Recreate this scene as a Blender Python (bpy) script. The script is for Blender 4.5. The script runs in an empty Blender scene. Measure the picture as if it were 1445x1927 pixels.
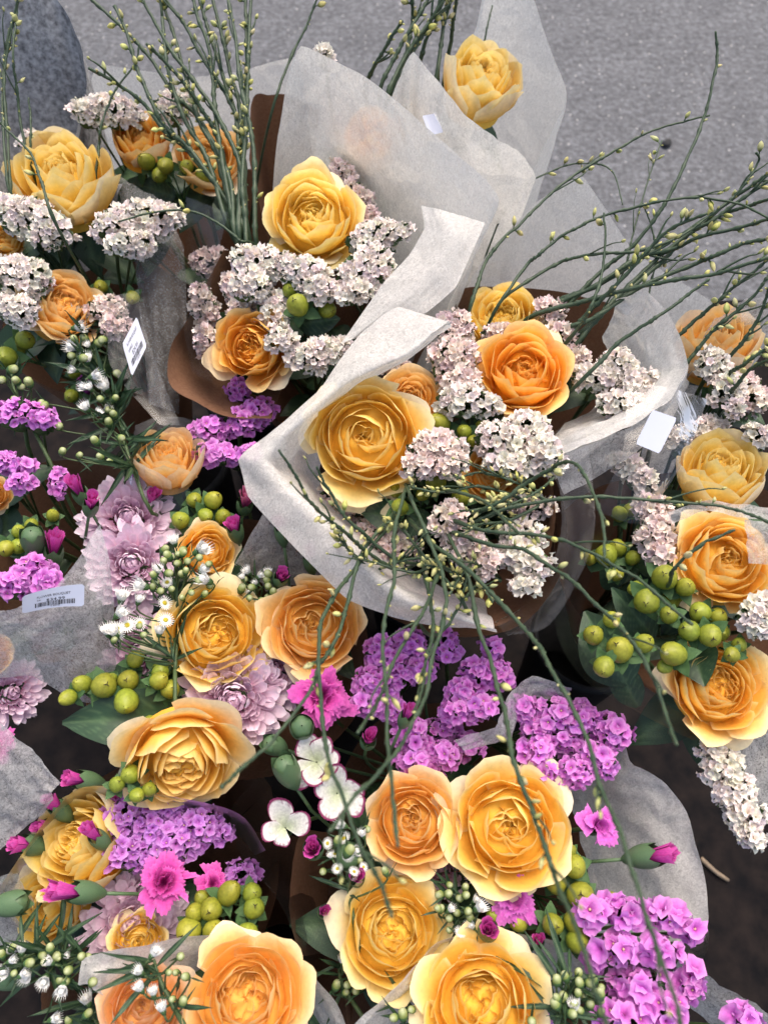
import bpy, math
import numpy as np
from mathutils import Matrix, Vector
sc = bpy.context.scene
COL = sc.collection
R_ = math.radians
# ------------------------------------------------------------------ camera, sky, sun, exposure
CAM_Z, PITCH = 1.28, 62.0
FPX, CX, CY = 1448.0, 722.5, 963.5          # focal length and centre in photograph pixels
cam_d = bpy.data.cameras.new('camera'); cam = bpy.data.objects.new('camera', cam_d); COL.objects.link(cam)
cam.location = (0, 0, CAM_Z); cam.rotation_euler = (R_(90 - PITCH), 0, 0)
cam_d.sensor_fit = 'VERTICAL'; cam_d.sensor_height = 36.0; cam_d.lens = 36.0 * FPX / 1927.0
cam_d.clip_start = 0.02; cam_d.clip_end = 500.0
cam_d.dof.use_dof = True; cam_d.dof.focus_distance = 0.60; cam_d.dof.aperture_fstop = 8.0
sc.camera = cam
world = bpy.data.worlds.new('World'); sc.world = world; world.use_nodes = True
wn = world.node_tree; wn.nodes.clear()
wo = wn.nodes.new('ShaderNodeOutputWorld'); wb = wn.nodes.new('ShaderNodeBackground'); ws = wn.nodes.new('ShaderNodeTexSky')
ws.sky_type = 'NISHITA'; ws.sun_disc = False; ws.sun_elevation = R_(66); ws.sun_rotation = R_(20)
ws.air_density = 1.0; ws.dust_density = 6.0; ws.ozone_density = 0.6
wb.inputs['Strength'].default_value = 0.15
wn.links.new(ws.outputs[0], wb.inputs[0]); wn.links.new(wb.outputs[0], wo.inputs[0])
sun_d = bpy.data.lights.new('sun', 'SUN'); sun = bpy.data.objects.new('sun', sun_d); COL.objects.link(sun)
sun_d.energy = 1.15; sun_d.angle = R_(55); sun_d.color = (1.0, 0.91, 0.79)
sun.rotation_euler = (R_(-24), 0, R_(-20)); sun.location = (0.6, 1.5, 3)
sc.view_settings.view_transform = 'Standard'; sc.view_settings.look = 'None'
sc.view_settings.exposure = 0.86; sc.view_settings.gamma = 1.0
sc.view_settings.use_curve_mapping = False
sc.cycles.transparent_max_bounces = 14; sc.cycles.max_bounces = 6; sc.cycles.diffuse_bounces = 4
sc.cycles.use_denoising = True; sc.cycles.use_adaptive_sampling = True; sc.cycles.adaptive_threshold = 0.02
# ------------------------------------------------------------------ placing: photograph pixel + height above ground -> point in the place
CXA = np.array([1., 0, 0]); th = R_(90 - PITCH)
CYA = np.array([0, math.cos(th), math.sin(th)]); CFW = np.array([0, math.sin(th), -math.cos(th)])
CPOS = np.array([0, 0, CAM_Z])
def ray(px, py):
    d = CXA * ((px - CX) / FPX) + CYA * ((CY - py) / FPX) + CFW
    return d
def P(px, py, z):
    d = ray(px, py); return CPOS + d * ((z - CAM_Z) / d[2])
def Y(px, py, y):                            # the same from a forward distance instead of a height
    d = ray(px, py); return (px, py, CAM_Z + d[2] * y / d[1])
def mpp(px, py, z):                          # metres per photograph pixel there
    d = ray(px, py); return ((z - CAM_Z) / d[2]) / FPX
def nrm(a):
    return a / max(1e-9, np.linalg.norm(a))
def frame(px, py, z, ax=0, ay=0, roll=0, off=0.0):
    """axes of a flower head whose face is turned (ax right, ay up) away from the line of sight"""
    d = nrm(ray(px, py)); rt = nrm(CXA - d * CXA.dot(d)); up = np.cross(rt, d)
    s2 = ax * ax + ay * ay
    c = math.sqrt(max(0.0, 1 - s2)); a = nrm(rt * ax + up * ay - d * c)
    x = nrm(np.cross(up if abs(a.dot(up)) < 0.95 else d, a)); y = np.cross(a, x)
    c_, s_ = math.cos(roll), math.sin(roll); x, y = x * c_ + y * s_, y * c_ - x * s_
    p = P(px, py, z) - a * off
    return mat4(x, y, a, p)
def mat4(x, y, z, p):
    return Matrix(((x[0], y[0], z[0], p[0]), (x[1], y[1], z[1], p[1]), (x[2], y[2], z[2], p[2]), (0, 0, 0, 1)))
def axis_frame(p, a, roll=0.0):
    a = nrm(np.array(a)); t = np.array([0, 0, 1.]) if abs(a[2]) < 0.9 else np.array([1., 0, 0])
    x = nrm(np.cross(t, a)); y = np.cross(a, x); c_, s_ = math.cos(roll), math.sin(roll)
    return mat4(x * c_ + y * s_, y * c_ - x * s_, a, p)
def S(m, s):
    return m @ Matrix.Diagonal((s[0], s[1], s[2], 1) if hasattr(s, '__len__') else (s, s, s, 1))
# ------------------------------------------------------------------ objects
WM = {}
def thing(name, label, cat, loc, group=None):
    o = bpy.data.objects.new(name, None); COL.objects.link(o); o.location = tuple(loc)
    o.empty_display_size = 0.02; o['label'] = label; o['category'] = cat
    if group: o['group'] = group
    WM[o.name] = Matrix.Translation(Vector(loc)); return o
def part(name, me, parent, M=None, mat=None, color=None, label=None, kind=None):
    o = bpy.data.objects.new(name, me); COL.objects.link(o); o.parent = parent
    M = M if M is not None else Matrix.Identity(4)
    o.matrix_basis = WM[parent.name].inverted() @ M; WM[o.name] = M
    if mat is not None and not me.materials: me.materials.append(mat)
    if color is not None: o.color = (*color, 1)
    if label: o['label'] = label
    if kind: o['kind'] = kind
    return o
def mesh(name, V, F, C=None, mat=None, smooth=True):
    me = bpy.data.meshes.new(name); V = np.asarray(V, float)
    me.from_pydata(V.tolist(), [], F if isinstance(F, list) else F.tolist())
    if smooth: me.polygons.foreach_set('use_smooth', np.ones(len(me.polygons), bool))
    if C is not None:
        C = np.asarray(C, float)
        if C.shape[1] == 3: C = np.hstack([C, np.ones((len(C), 1))])
        at = me.color_attributes.new('Col', 'FLOAT_COLOR', 'POINT'); at.data.foreach_set('color', C.ravel())
    if mat is not None: me.materials.append(mat)
    me.update(); return me
_gf = {}
def gridf(nu, nv, wrap=False):
    k = (nu, nv, wrap)
    if k not in _gf:
        i, j = np.meshgrid(np.arange(nu if wrap else nu - 1), np.arange(nv - 1), indexing='ij'); i = i.ravel(); j = j.ravel(); i2 = (i + 1) % nu
        _gf[k] = np.stack([i * nv + j, i2 * nv + j, i2 * nv + j + 1, i * nv + j + 1], 1).tolist()
    return _gf[k]
def sstep(a, b, x):
    t = np.clip((x - a) / (b - a), 0, 1); return t * t * (3 - 2 * t)
def lerp(a, b, t):
    a = np.asarray(a, float); b = np.asarray(b, float); t = np.asarray(t, float)[..., None]; return a * (1 - t) + b * t
def crom(pts, n):
    pts = np.asarray(pts, float)
    if len(pts) == 2: return pts[0] + (pts[1] - pts[0]) * np.linspace(0, 1, n)[:, None]
    p = np.vstack([2 * pts[0] - pts[1], pts, 2 * pts[-1] - pts[-2]])
    t = np.linspace(0, len(pts) - 1 - 1e-9, n); k = t.astype(int); f = (t - k)[:, None]
    a, b, c, d = p[k], p[k + 1], p[k + 2], p[k + 3]
    return 0.5 * (2 * b + (c - a) * f + (2 * a - 5 * b + 4 * c - d) * f ** 2 + (3 * b - a - 3 * c + d) * f ** 3)
def tube_vf(pts, rad, ns=7):
    pts = np.asarray(pts, float); n = len(pts); rad = np.broadcast_to(rad, (n,))
    T = np.gradient(pts, axis=0); T /= np.maximum(1e-9, np.linalg.norm(T, axis=1))[:, None]
    u = nrm(np.cross(T[0], [0.3, 0.2, 0.9])); V = []
    a = np.linspace(0, 2 * np.pi, ns, endpoint=False)
    for k in range(n):
        u = nrm(u - T[k] * u.dot(T[k])); w = np.cross(T[k], u)
        V.append(pts[k] + rad[k] * (np.cos(a)[:, None] * u + np.sin(a)[:, None] * w))
    V = np.array(V).transpose(1, 0, 2).reshape(-1, 3)          # index = i*n + k
    F = list(gridf(ns, n, True)); F = F + [[i * n for i in range(ns)][::-1], [i * n + n - 1 for i in range(ns)]]
    return V, F
def tube(name, pts, rad, mat, ns=7, C=None):
    V, F = tube_vf(pts, rad, ns); return mesh(name, V, F, C, mat)
def lathe(name, prof, ns, mat=None, C=None, wob=None):
    a = np.linspace(0, 2 * np.pi, ns, endpoint=False); pr = np.asarray(prof, float); n = len(pr)
    V = np.stack([np.cos(a)[:, None] * pr[:, 0], np.sin(a)[:, None] * pr[:, 0], np.broadcast_to(pr[:, 1], (ns, n))], -1)
    if wob is not None: V = wob(V, a)
    return mesh(name, V.reshape(-1, 3), gridf(ns, n, True), None if C is None else np.tile(np.asarray(C, float), (ns, 1)), mat)
# ------------------------------------------------------------------ materials
def newmat(name):
    m = bpy.data.materials.new(name); m.use_nodes = True; t = m.node_tree; t.nodes.clear()
    return m, t.nodes, t.links
def nd(N, typ, **kw):
    n = N.new(typ)
    for k, v in kw.items():
        if k in n.inputs: n.inputs[k].default_value = v
        else: setattr(n, k, v)
    return n
def ramp(N, stops):
    r = N.new('ShaderNodeValToRGB'); e = r.color_ramp.elements
    while len(e) < len(stops): e.new(0.5)
    for k, (p, c) in enumerate(stops):
        e[k].position = p; e[k].color = (*c, 1) if len(c) == 3 else c
    return r
def petal_mat(name, transl=0.3, rough=0.55, nscale=180, namp=0.12, bump=0.15, spec=0.3, sheen=0.0):
    m, N, L = newmat(name)
    at = nd(N, 'ShaderNodeAttribute', attribute_name='Col'); oi = N.new('ShaderNodeObjectInfo'); tc = N.new('ShaderNodeTexCoord')
    mul = nd(N, 'ShaderNodeMix', data_type='RGBA', blend_type='MULTIPLY'); mul.inputs[0].default_value = 1
    L.new(at.outputs['Color'], mul.inputs[6]); L.new(oi.outputs['Color'], mul.inputs[7])
    no = nd(N, 'ShaderNodeTexNoise', Scale=nscale, Detail=4.0, Roughness=0.6); L.new(tc.outputs['Object'], no.inputs['Vector'])
    mr = nd(N, 'ShaderNodeMapRange'); mr.inputs[1].default_value = 0.3; mr.inputs[2].default_value = 0.7; mr.inputs[3].default_value = 1 - namp; mr.inputs[4].default_value = 1 + namp * 0.6
    L.new(no.outputs[0], mr.inputs[0])
    m2 = nd(N, 'ShaderNodeMix', data_type='RGBA', blend_type='MULTIPLY'); m2.inputs[0].default_value = 1
    L.new(mul.outputs[2], m2.inputs[6]); L.new(mr.outputs[0], m2.inputs[7])
    bp = nd(N, 'ShaderNodeBump', Strength=bump, Distance=0.001); L.new(no.outputs[0], bp.inputs['Height'])
    pb = nd(N, 'ShaderNodeBsdfPrincipled', Roughness=rough); pb.inputs['Specular IOR Level'].default_value = spec
    if sheen: pb.inputs['Sheen Weight'].default_value = sheen
    L.new(m2.outputs[2], pb.inputs['Base Color']); L.new(bp.outputs[0], pb.inputs['Normal'])
    tr = N.new('ShaderNodeBsdfTranslucent'); L.new(m2.outputs[2], tr.inputs[0])
    mx = nd(N, 'ShaderNodeMixShader', Fac=transl); L.new(pb.outputs[0], mx.inputs[1]); L.new(tr.outputs[0], mx.inputs[2])
    o = N.new('ShaderNodeOutputMaterial'); L.new(mx.outputs[0], o.inputs[0]); return m
def plain_mat(name, c1, c2, nscale=200, rough=0.5, bump=0.2, spec=0.4, transl=0.0, metal=0.0):
    m, N, L = newmat(name); tc = N.new('ShaderNodeTexCoord')
    no = nd(N, 'ShaderNodeTexNoise', Scale=nscale, Detail=5.0, Roughness=0.6); L.new(tc.outputs['Object'], no.inputs['Vector'])
    rp = ramp(N, [(0.3, c1), (0.7, c2)]); L.new(no.outputs[0], rp.inputs[0])
    bp = nd(N, 'ShaderNodeBump', Strength=bump, Distance=0.0008); L.new(no.outputs[0], bp.inputs['Height'])
    pb = nd(N, 'ShaderNodeBsdfPrincipled', Roughness=rough); pb.inputs['Specular IOR Level'].default_value = spec; pb.inputs['Metallic'].default_value = metal
    L.new(rp.outputs[0], pb.inputs['Base Color']); L.new(bp.outputs[0], pb.inputs['Normal'])
    o = N.new('ShaderNodeOutputMaterial')
    if transl:
        tr = N.new('ShaderNodeBsdfTranslucent'); L.new(rp.outputs[0], tr.inputs[0])
        mx = nd(N, 'ShaderNodeMixShader', Fac=transl); L.new(pb.outputs[0], mx.inputs[1]); L.new(tr.outputs[0], mx.inputs[2]); L.new(mx.outputs[0], o.inputs[0])
    else: L.new(pb.outputs[0], o.inputs[0])
    return m
def tissue_mat(name, col=(0.84, 0.83, 0.795), a0=0.02, a1=0.28, crump=0.45):
    m, N, L = newmat(name); tc = N.new('ShaderNodeTexCoord')
    mp = nd(N, 'ShaderNodeMapping'); mp.inputs['Scale'].default_value = (1, 1, 0.7); L.new(tc.outputs['Object'], mp.inputs[0])
    n1 = nd(N, 'ShaderNodeTexNoise', Scale=330, Detail=4.0, Roughness=0.75, Distortion=1.6); L.new(mp.outputs[0], n1.inputs['Vector'])
    n2 = nd(N, 'ShaderNodeTexNoise', Scale=60, Detail=3.0); L.new(mp.outputs[0], n2.inputs['Vector'])
    ad = nd(N, 'ShaderNodeMath', operation='MULTIPLY_ADD'); ad.inputs[1].default_value = 0.35; L.new(n2.outputs[0], ad.inputs[0]); L.new(n1.outputs[0], ad.inputs[2])
    mr = nd(N, 'ShaderNodeMapRange'); mr.inputs[1].default_value = 0.50; mr.inputs[2].default_value = 0.85; mr.inputs[3].default_value = a1; mr.inputs[4].default_value = a0
    L.new(ad.outputs[0], mr.inputs[0])
    rp = ramp(N, [(0.34, tuple(x * 0.82 for x in col)), (0.62, col)]); L.new(n1.outputs[0], rp.inputs[0])
    bp = nd(N, 'ShaderNodeBump', Strength=0.25, Distance=0.0006); L.new(ad.outputs[0], bp.inputs['Height'])
    vo = nd(N, 'ShaderNodeTexVoronoi', Scale=16.0, feature='DISTANCE_TO_EDGE'); nw = nd(N, 'ShaderNodeTexNoise', Scale=9, Detail=3.0); L.new(tc.outputs['Object'], nw.inputs['Vector'])
    wv = nd(N, 'ShaderNodeMix', data_type='VECTOR'); wv.inputs[0].default_value = 0.12; L.new(tc.outputs['Object'], wv.inputs[4]); L.new(nw.outputs['Color'], wv.inputs[5]); L.new(wv.outputs[1], vo.inputs['Vector'])
    bq_ = nd(N, 'ShaderNodeBump', Strength=crump, Distance=0.012); L.new(vo.outputs['Distance'], bq_.inputs['Height']); L.new(bq_.outputs[0], bp.inputs['Normal'])
    df = nd(N, 'ShaderNodeBsdfDiffuse'); L.new(rp.outputs[0], df.inputs[0]); L.new(bp.outputs[0], df.inputs['Normal'])
    tl = nd(N, 'ShaderNodeBsdfTranslucent'); L.new(rp.outputs[0], tl.inputs[0]); L.new(bp.outputs[0], tl.inputs['Normal'])
    mx = nd(N, 'ShaderNodeMixShader', Fac=0.45); L.new(df.outputs[0], mx.inputs[1]); L.new(tl.outputs[0], mx.inputs[2])
    tp = N.new('ShaderNodeBsdfTransparent'); m2 = N.new('ShaderNodeMixShader'); L.new(mr.outputs[0], m2.inputs[0]); L.new(mx.outputs[0], m2.inputs[1]); L.new(tp.outputs[0], m2.inputs[2])
    o = N.new('ShaderNodeOutputMaterial'); L.new(m2.outputs[0], o.inputs[0]); return m
def film_mat(name, tint=(0.97, 0.97, 0.98), veil=0.02, rough=0.3):
    m, N, L = newmat(name); tc = N.new('ShaderNodeTexCoord')
    no = nd(N, 'ShaderNodeTexNoise', Scale=22, Detail=4.0, Distortion=0.8); L.new(tc.outputs['Object'], no.inputs['Vector'])
    bp = nd(N, 'ShaderNodeBump', Strength=0.25, Distance=0.01); L.new(no.outputs[0], bp.inputs['Height'])
    lw = nd(N, 'ShaderNodeLayerWeight', Blend=0.28); L.new(bp.outputs[0], lw.inputs['Normal'])
    mr = nd(N, 'ShaderNodeMapRange'); mr.inputs[3].default_value = veil; mr.inputs[4].default_value = 0.75; L.new(lw.outputs['Fresnel'], mr.inputs[0])
    gl = nd(N, 'ShaderNodeBsdfGlossy', Roughness=rough); L.new(bp.outputs[0], gl.inputs['Normal'])
    tp = nd(N, 'ShaderNodeBsdfTransparent', Color=(*tint, 1))
    mx = N.new('ShaderNodeMixShader'); L.new(mr.outputs[0], mx.inputs[0]); L.new(tp.outputs[0], mx.inputs[1]); L.new(gl.outputs[0], mx.inputs[2])
    o = N.new('ShaderNodeOutputMaterial'); L.new(mx.outputs[0], o.inputs[0]); return m
M_ROSE = petal_mat('rose_petal', 0.34, 0.6, 9, 0.10, 0.25, 0.2)
M_PAPERY = petal_mat('statice_papery_floret', 0.25, 0.7, 3.5, 0.16, 0.3, 0.12)
M_CARN = petal_mat('carnation_petal', 0.3, 0.65, 9, 0.22, 0.3, 0.15)
M_MUM = petal_mat('chrysanthemum_petal', 0.22, 0.6, 6, 0.10, 0.2, 0.15)
M_BERRY = petal_mat('berry_skin', 0.0, 0.42, 2.6, 0.28, 0.05, 0.32)
M_BUD = petal_mat('broom_bud', 0.2, 0.55, 4, 0.2, 0.1, 0.25)
M_STEM = plain_mat('green_stem', (0.045, 0.075, 0.028), (0.08, 0.125, 0.045), 160, 0.5)
M_BROOM = plain_mat('broom_stem', (0.020, 0.042, 0.022), (0.050, 0.080, 0.040), 160, 0.5)
M_LEAF = petal_mat('dark_leaf', 0.12, 0.42, 60, 0.3, 0.3, 0.4)
M_SEPAL = plain_mat('bright_sepal', (0.05, 0.12, 0.04), (0.10, 0.19, 0.07), 200, 0.5, 0.3, 0.3, 0.2)
M_BRACT = plain_mat('statice_bract', (0.035, 0.07, 0.02), (0.09, 0.14, 0.05), 600, 0.7)
M_CALYX = plain_mat('carnation_calyx', (0.06, 0.12, 0.05), (0.11, 0.18, 0.09), 90, 0.45)
M_DARK = plain_mat('dried_tip', (0.02, 0.014, 0.008), (0.05, 0.035, 0.02), 500, 0.8)
M_DISC = plain_mat('aster_disc', (0.45, 0.36, 0.02), (0.65, 0.55, 0.06), 1500, 0.8, 0.8)
M_TISSUE = tissue_mat('white_tissue_paper')
M_TISSUE2 = tissue_mat('thin_tissue_paper', (0.66, 0.665, 0.67), 0.20, 0.66)
M_TISSUE3 = tissue_mat('sheer_tissue_paper', (0.55, 0.55, 0.55), 0.50, 0.86)
M_KRAFT = plain_mat('kraft_paper', (0.14, 0.07, 0.04), (0.20, 0.105, 0.062), 350, 0.8, 0.3, 0.2, 0.15)
M_GREY = plain_mat('grainy_grey_sheet', (0.12, 0.12, 0.125), (0.50, 0.50, 0.505), 170, 0.9, 0.5, 0.1)
M_FILM = film_mat('clear_cellophane')
# ------------------------------------------------------------------ flower builders
PAL = {'sun': ((0.97, 0.42, 0.015), (0.98, 0.70, 0.14), (0.98, 0.88, 0.54), (0.97, 0.83, 0.54)),
       'gold': ((0.96, 0.40, 0.015), (0.97, 0.65, 0.13), (0.97, 0.84, 0.50), (0.96, 0.79, 0.52)),
       'amber': ((0.95, 0.33, 0.010), (0.96, 0.55, 0.08), (0.96, 0.74, 0.36), (0.95, 0.69, 0.39)),
       'lemon': ((0.96, 0.50, 0.025), (0.97, 0.74, 0.18), (0.97, 0.88, 0.53), (0.96, 0.76, 0.46)),
       'peach': ((0.95, 0.40, 0.03), (0.96, 0.63, 0.19), (0.96, 0.78, 0.48), (0.95, 0.71, 0.47)),
       'butter': ((0.95, 0.48, 0.022), (0.96, 0.71, 0.16), (0.96, 0.85, 0.48), (0.96, 0.83, 0.56)),
       'pink': ((0.94, 0.42, 0.08), (0.95, 0.58, 0.25), (0.95, 0.69, 0.49), (0.94, 0.63, 0.48))}
def petal_mesh(rng, R, H, w, prof, pal, t, ruf=0.05, dip=0.3, off=(0, 0), th=0.0, tilt=0.0, nu=11, nv=10, twist=0.0, notch=0.0, pinch=0.0, ser=0.0, edge=None, tipw=0.05):
    u = np.linspace(-1, 1, nu); v = np.linspace(0, 1, nv) ** 0.8
    U, V = np.meshgrid(u, v, indexing='ij')
    ve = V * (1 - dip * np.abs(U) ** 2.4 - notch * np.exp(-(U / 0.18) ** 2) + tipw * np.exp(-(U / 0.16) ** 2))
    p0, p1, p2, p3 = [np.array(q, float) for q in prof]
    b = ((1 - ve) ** 3)[..., None] * p0 + (3 * (1 - ve) ** 2 * ve)[..., None] * p1 + (3 * (1 - ve) * ve ** 2)[..., None] * p2 + (ve ** 3)[..., None] * p3
    r, z = b[..., 0] * R, b[..., 1] * H
    k1, k2, f1, f2 = rng.uniform(1.5, 3.2), rng.uniform(4, 7), rng.uniform(0, 6.3), rng.uniform(0, 6.3)
    wave = ruf * (0.7 * np.sin(k1 * U + f1) + 0.4 * np.sin(k2 * U + f2)) * V ** 3
    r = r + wave * max(R, 0.35) + rng.uniform(0.0, 0.09) * np.abs(U) ** 4 * V ** 2
    z = z + wave * 0.5 * H * np.sin(f2)
    if ser:
        zz = ser * (np.where(np.arange(nu) % 2 == 0, 1, -1) * rng.uniform(0.5, 1.2, nu))[:, None] * (V > 0.97); r = r + zz * 0.5; z = z + zz * 0.6
    if pinch: r = r * (1 - pinch * np.exp(-(U / 0.35) ** 2) * V)
    r = r * (1 + twist * U)
    ph = th + U * w
    X = np.cos(ph) * r + off[0]; Y = np.sin(ph) * r + off[1]; Z = z
    if tilt: Z = Z + tilt * (X * math.cos(th) + Y * math.sin(th))
    P3 = np.stack([X, Y, Z], -1).reshape(-1, 3)
    deep, mid, rim, outr = pal
    c = lerp(deep, mid, sstep(0.12, 0.92, V))
    c2 = lerp(mid, outr, np.full_like(V, 1.0)); k = sstep(0.55, 1.0, t) * sstep(0.45, 0.95, V)
    c = c * (1 - 0.85 * k[..., None]) + c2 * 0.85 * k[..., None]
    e = sstep(0.80, 1.0, np.maximum(V, np.abs(U) ** 2 * 0.96)) * (0.35 + 0.5 * t)
    c = c * (1 - e[..., None]) + np.asarray(rim) * e[..., None]
    if edge is not None:
        es = (V > 0.93).astype(float) * 0.95; st = (rng.random(nu) < 0.2)[:, None] * (V > 0.85) * 0.5; es = np.maximum(es, st)
        c = c * (1 - es[..., None]) + np.asarray(edge) * es[..., None]
    if t >= .95 and edge is None: cw = (sstep(.45, .97, V) * rng.uniform(.2, .8))[..., None]; c = c * (1 - cw) + np.array((0.95, 0.86, 0.66)) * cw
    c = c * rng.uniform(0.96, 1.04)
    return P3, gridf(nu, nv), c.reshape(-1, 3)
HEART = [(0.02, 0.0), (1.0, 0.0), (1.18, 0.62), (0.70, 1.0)]
CUPIN = [(0.02, 0.0), (0.98, 0.0), (1.16, 0.58), (0.88, 1.0)]
CUP = [(0.02, 0.0), (0.95, 0.0), (1.12, 0.58), (0.99, 1.0)]
OPENP = [(0.02, 0.0), (0.88, 0.0), (1.04, 0.62), (1.08, 1.0)]
FLARE = [(0.02, 0.0), (0.78, 0.0), (0.92, 0.85), (1.18, 0.90)]
BUDP = [(0.02, 0.0), (1.02, 0.0), (1.12, 0.62), (1.04, 1.0)]
RECL = [(0.02, 0.0), (0.60, -0.05), (0.85, 0.95), (1.20, 0.50)]
def rose_petals(rng, style, openv, pal):
    """petal meshes of a rose of rim radius 1 standing on the origin"""
    Hs = 1.45 - 0.74 * openv; out = []; o = openv
    th = rng.uniform(0, 6.28)
    def add(**k): out.append(petal_mesh(rng, pal=pal, **k))
    if style == 'swirl':
        n = 16
        for i in range(n):
            t = i / (n - 1); th += 2.4 + rng.uniform(-.35, .35)
            add(R=0.05 + 0.32 * t ** 0.9, H=Hs * (0.86 + 0.09 * t + rng.uniform(-.05, .04)), w=1.45 - 0.5 * t, prof=HEART, t=0.05 + 0.2 * t, th=th, twist=rng.uniform(.15, .4) * (1 - .4 * t), ruf=0.07, dip=0.12, tipw=0.0,
                pinch=rng.choice([0, 0, .4]), off=rng.uniform(-.03, .03, 2), nu=10, nv=9)
    else:
        nq = 4 if style == 'quarter' else 3; a0 = rng.uniform(0, 6.28)
        for q in range(nq):
            a = a0 + q * 6.283 / nq + rng.uniform(-.25, .25); d = rng.uniform(.17, .23); cx, cy = d * math.cos(a), d * math.sin(a)
            for i in range(5):
                t = i / 4; s = -1 if i % 2 else 1
                add(R=0.05 + 0.18 * t, H=Hs * (0.84 + 0.09 * t + rng.uniform(-.06, .04)), w=1.6 - 0.4 * t, prof=HEART, t=0.05 + .1 * t, th=a + s * (0.4 + rng.uniform(0, 1.2)), twist=s * .3, ruf=0.08, dip=0.10, tipw=0.0,
                    pinch=rng.choice([0, .45]), off=(cx, cy), nu=10, nv=9)
        for i in range(6):
            th += 2.4; add(R=0.37 + rng.uniform(-.03, .04), H=Hs * rng.uniform(.88, .97), w=0.85, prof=CUPIN, t=0.25, th=th, ruf=0.07, dip=0.16, nu=10, nv=9)
    for i in range(4):
        th += 2.1; add(R=rng.uniform(.05, .10), H=Hs * rng.uniform(.74, .86), w=1.7, prof=HEART, t=.05, th=th, ruf=.08, dip=.08, tipw=0, pinch=.3, off=rng.uniform(-.05, .05, 2), nu=9, nv=8)
    rings = [(5, 0.43, 0.97, 0.92, CUPIN, 0.30), (5, 0.54, .97 - .03 * o, 0.82, CUP, 0.38), (5, 0.65, .96 - .10 * o, 0.80, CUP, 0.50), (5, 0.77, .95 - .20 * o, 0.68, OPENP, 0.60), (5, 0.88, .92 - .30 * o, 0.60, BUDP if o <= .3 else OPENP if o < .45 else FLARE, 0.78)]
    for n, R, h, w, pr, t in rings:
        a0 = rng.uniform(0, 6.28)
        for i in range(n):
            add(R=R * rng.uniform(.93, 1.07), H=Hs * h * rng.uniform(.92, 1.06), w=w * rng.uniform(.82, 1.15), prof=pr, t=t, th=a0 + i * 6.283 / n + rng.uniform(-.28, .28), ruf=rng.uniform(.04, .11), dip=rng.uniform(.2, .38), tilt=rng.uniform(-.07, .08), nu=13, nv=11, tipw=rng.uniform(0, .09))
    n = 3; a0 = rng.uniform(0, 6.28)
    for i in range(n):
        k = rng.random() < o
        add(R=rng.uniform(.84, 1.0), H=Hs * (.82 - .34 * o if o > .3 else .92) * rng.uniform(.85, 1.1), w=rng.uniform(.55, .75) * (1 if o > .3 else 1.35), prof=BUDP if o <= .3 else RECL if k else FLARE, t=1.0, th=a0 + i * 6.283 / n + rng.uniform(-.4, .4), ruf=rng.uniform(.07, .15), dip=rng.uniform(.22, .34), nu=14, nv=12)
    return out, Hs
LEAF_CACHE = {}
def leaf_col(U, V, nve=8):
    vein = np.exp(-(U / .12) ** 2) * .8 + .55 * (np.sin((V * nve - np.abs(U) * 1.6) * 2 * np.pi) > .8) * (np.abs(U) < .9)
    return lerp((0.022, 0.052, 0.024), (0.065, 0.115, 0.05), np.clip(vein, 0, 1).ravel()) * (1 + .25 * np.sin(3 * V + 2 * U)).reshape(-1, 1)
def leaf_mesh(kind, mat, L=1.0, W=0.5, fold=0.15, bend=0.2, nv=9):
    k = (kind, mat.name)
    if k in LEAF_CACHE: return LEAF_CACHE[k]
    u = np.linspace(-1, 1, 7); v = np.linspace(0, 1, nv); U, V = np.meshgrid(u, v, indexing='ij')
    w = W * 0.5 * np.sin(np.pi * np.clip(V, 0.015, 0.99) ** 0.75) ** 0.9
    X = U * w; Y = V * L; Z = fold * np.abs(U) * w * 1.2 - bend * V ** 2 * L + 0.02 * np.sin(9 * V + 2 * U)
    me = mesh(kind, np.stack([X, Y, Z], -1).reshape(-1, 3), gridf(7, nv), leaf_col(U, V, 5), mat); LEAF_CACHE[k] = me; return me
def stem_to(root, p0, tan, base, r0=0.0024, mat=None, n=14, name='stem', wob=0.01, rng=None):
    p0 = np.array(p0, float); base = np.array(base, float); d = np.linalg.norm(base - p0)
    p1 = p0 + nrm(np.array(tan)) * d * 0.35; p2 = base + np.array([0, 0, 1.]) * d * 0.35
    t = np.linspace(0, 1, n)[:, None]; pts = (1 - t) ** 3 * p0 + 3 * (1 - t) ** 2 * t * p1 + 3 * (1 - t) * t ** 2 * p2 + t ** 3 * base
    V, F = tube_vf(pts, np.linspace(r0, r0 * 1.25, n), 7)
    o = part(name, mesh('stem', V, F, None, mat or M_STEM), root); return pts
BQ = {}     # bouquet id -> stem gathering point
seedc = [100]
def rng_():
    seedc[0] += 1; return np.random.default_rng(seedc[0])
def basept(b, rng):
    p = BQ[b]; return p + np.append(rng.uniform(-.02, .02, 2), 0)
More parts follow.
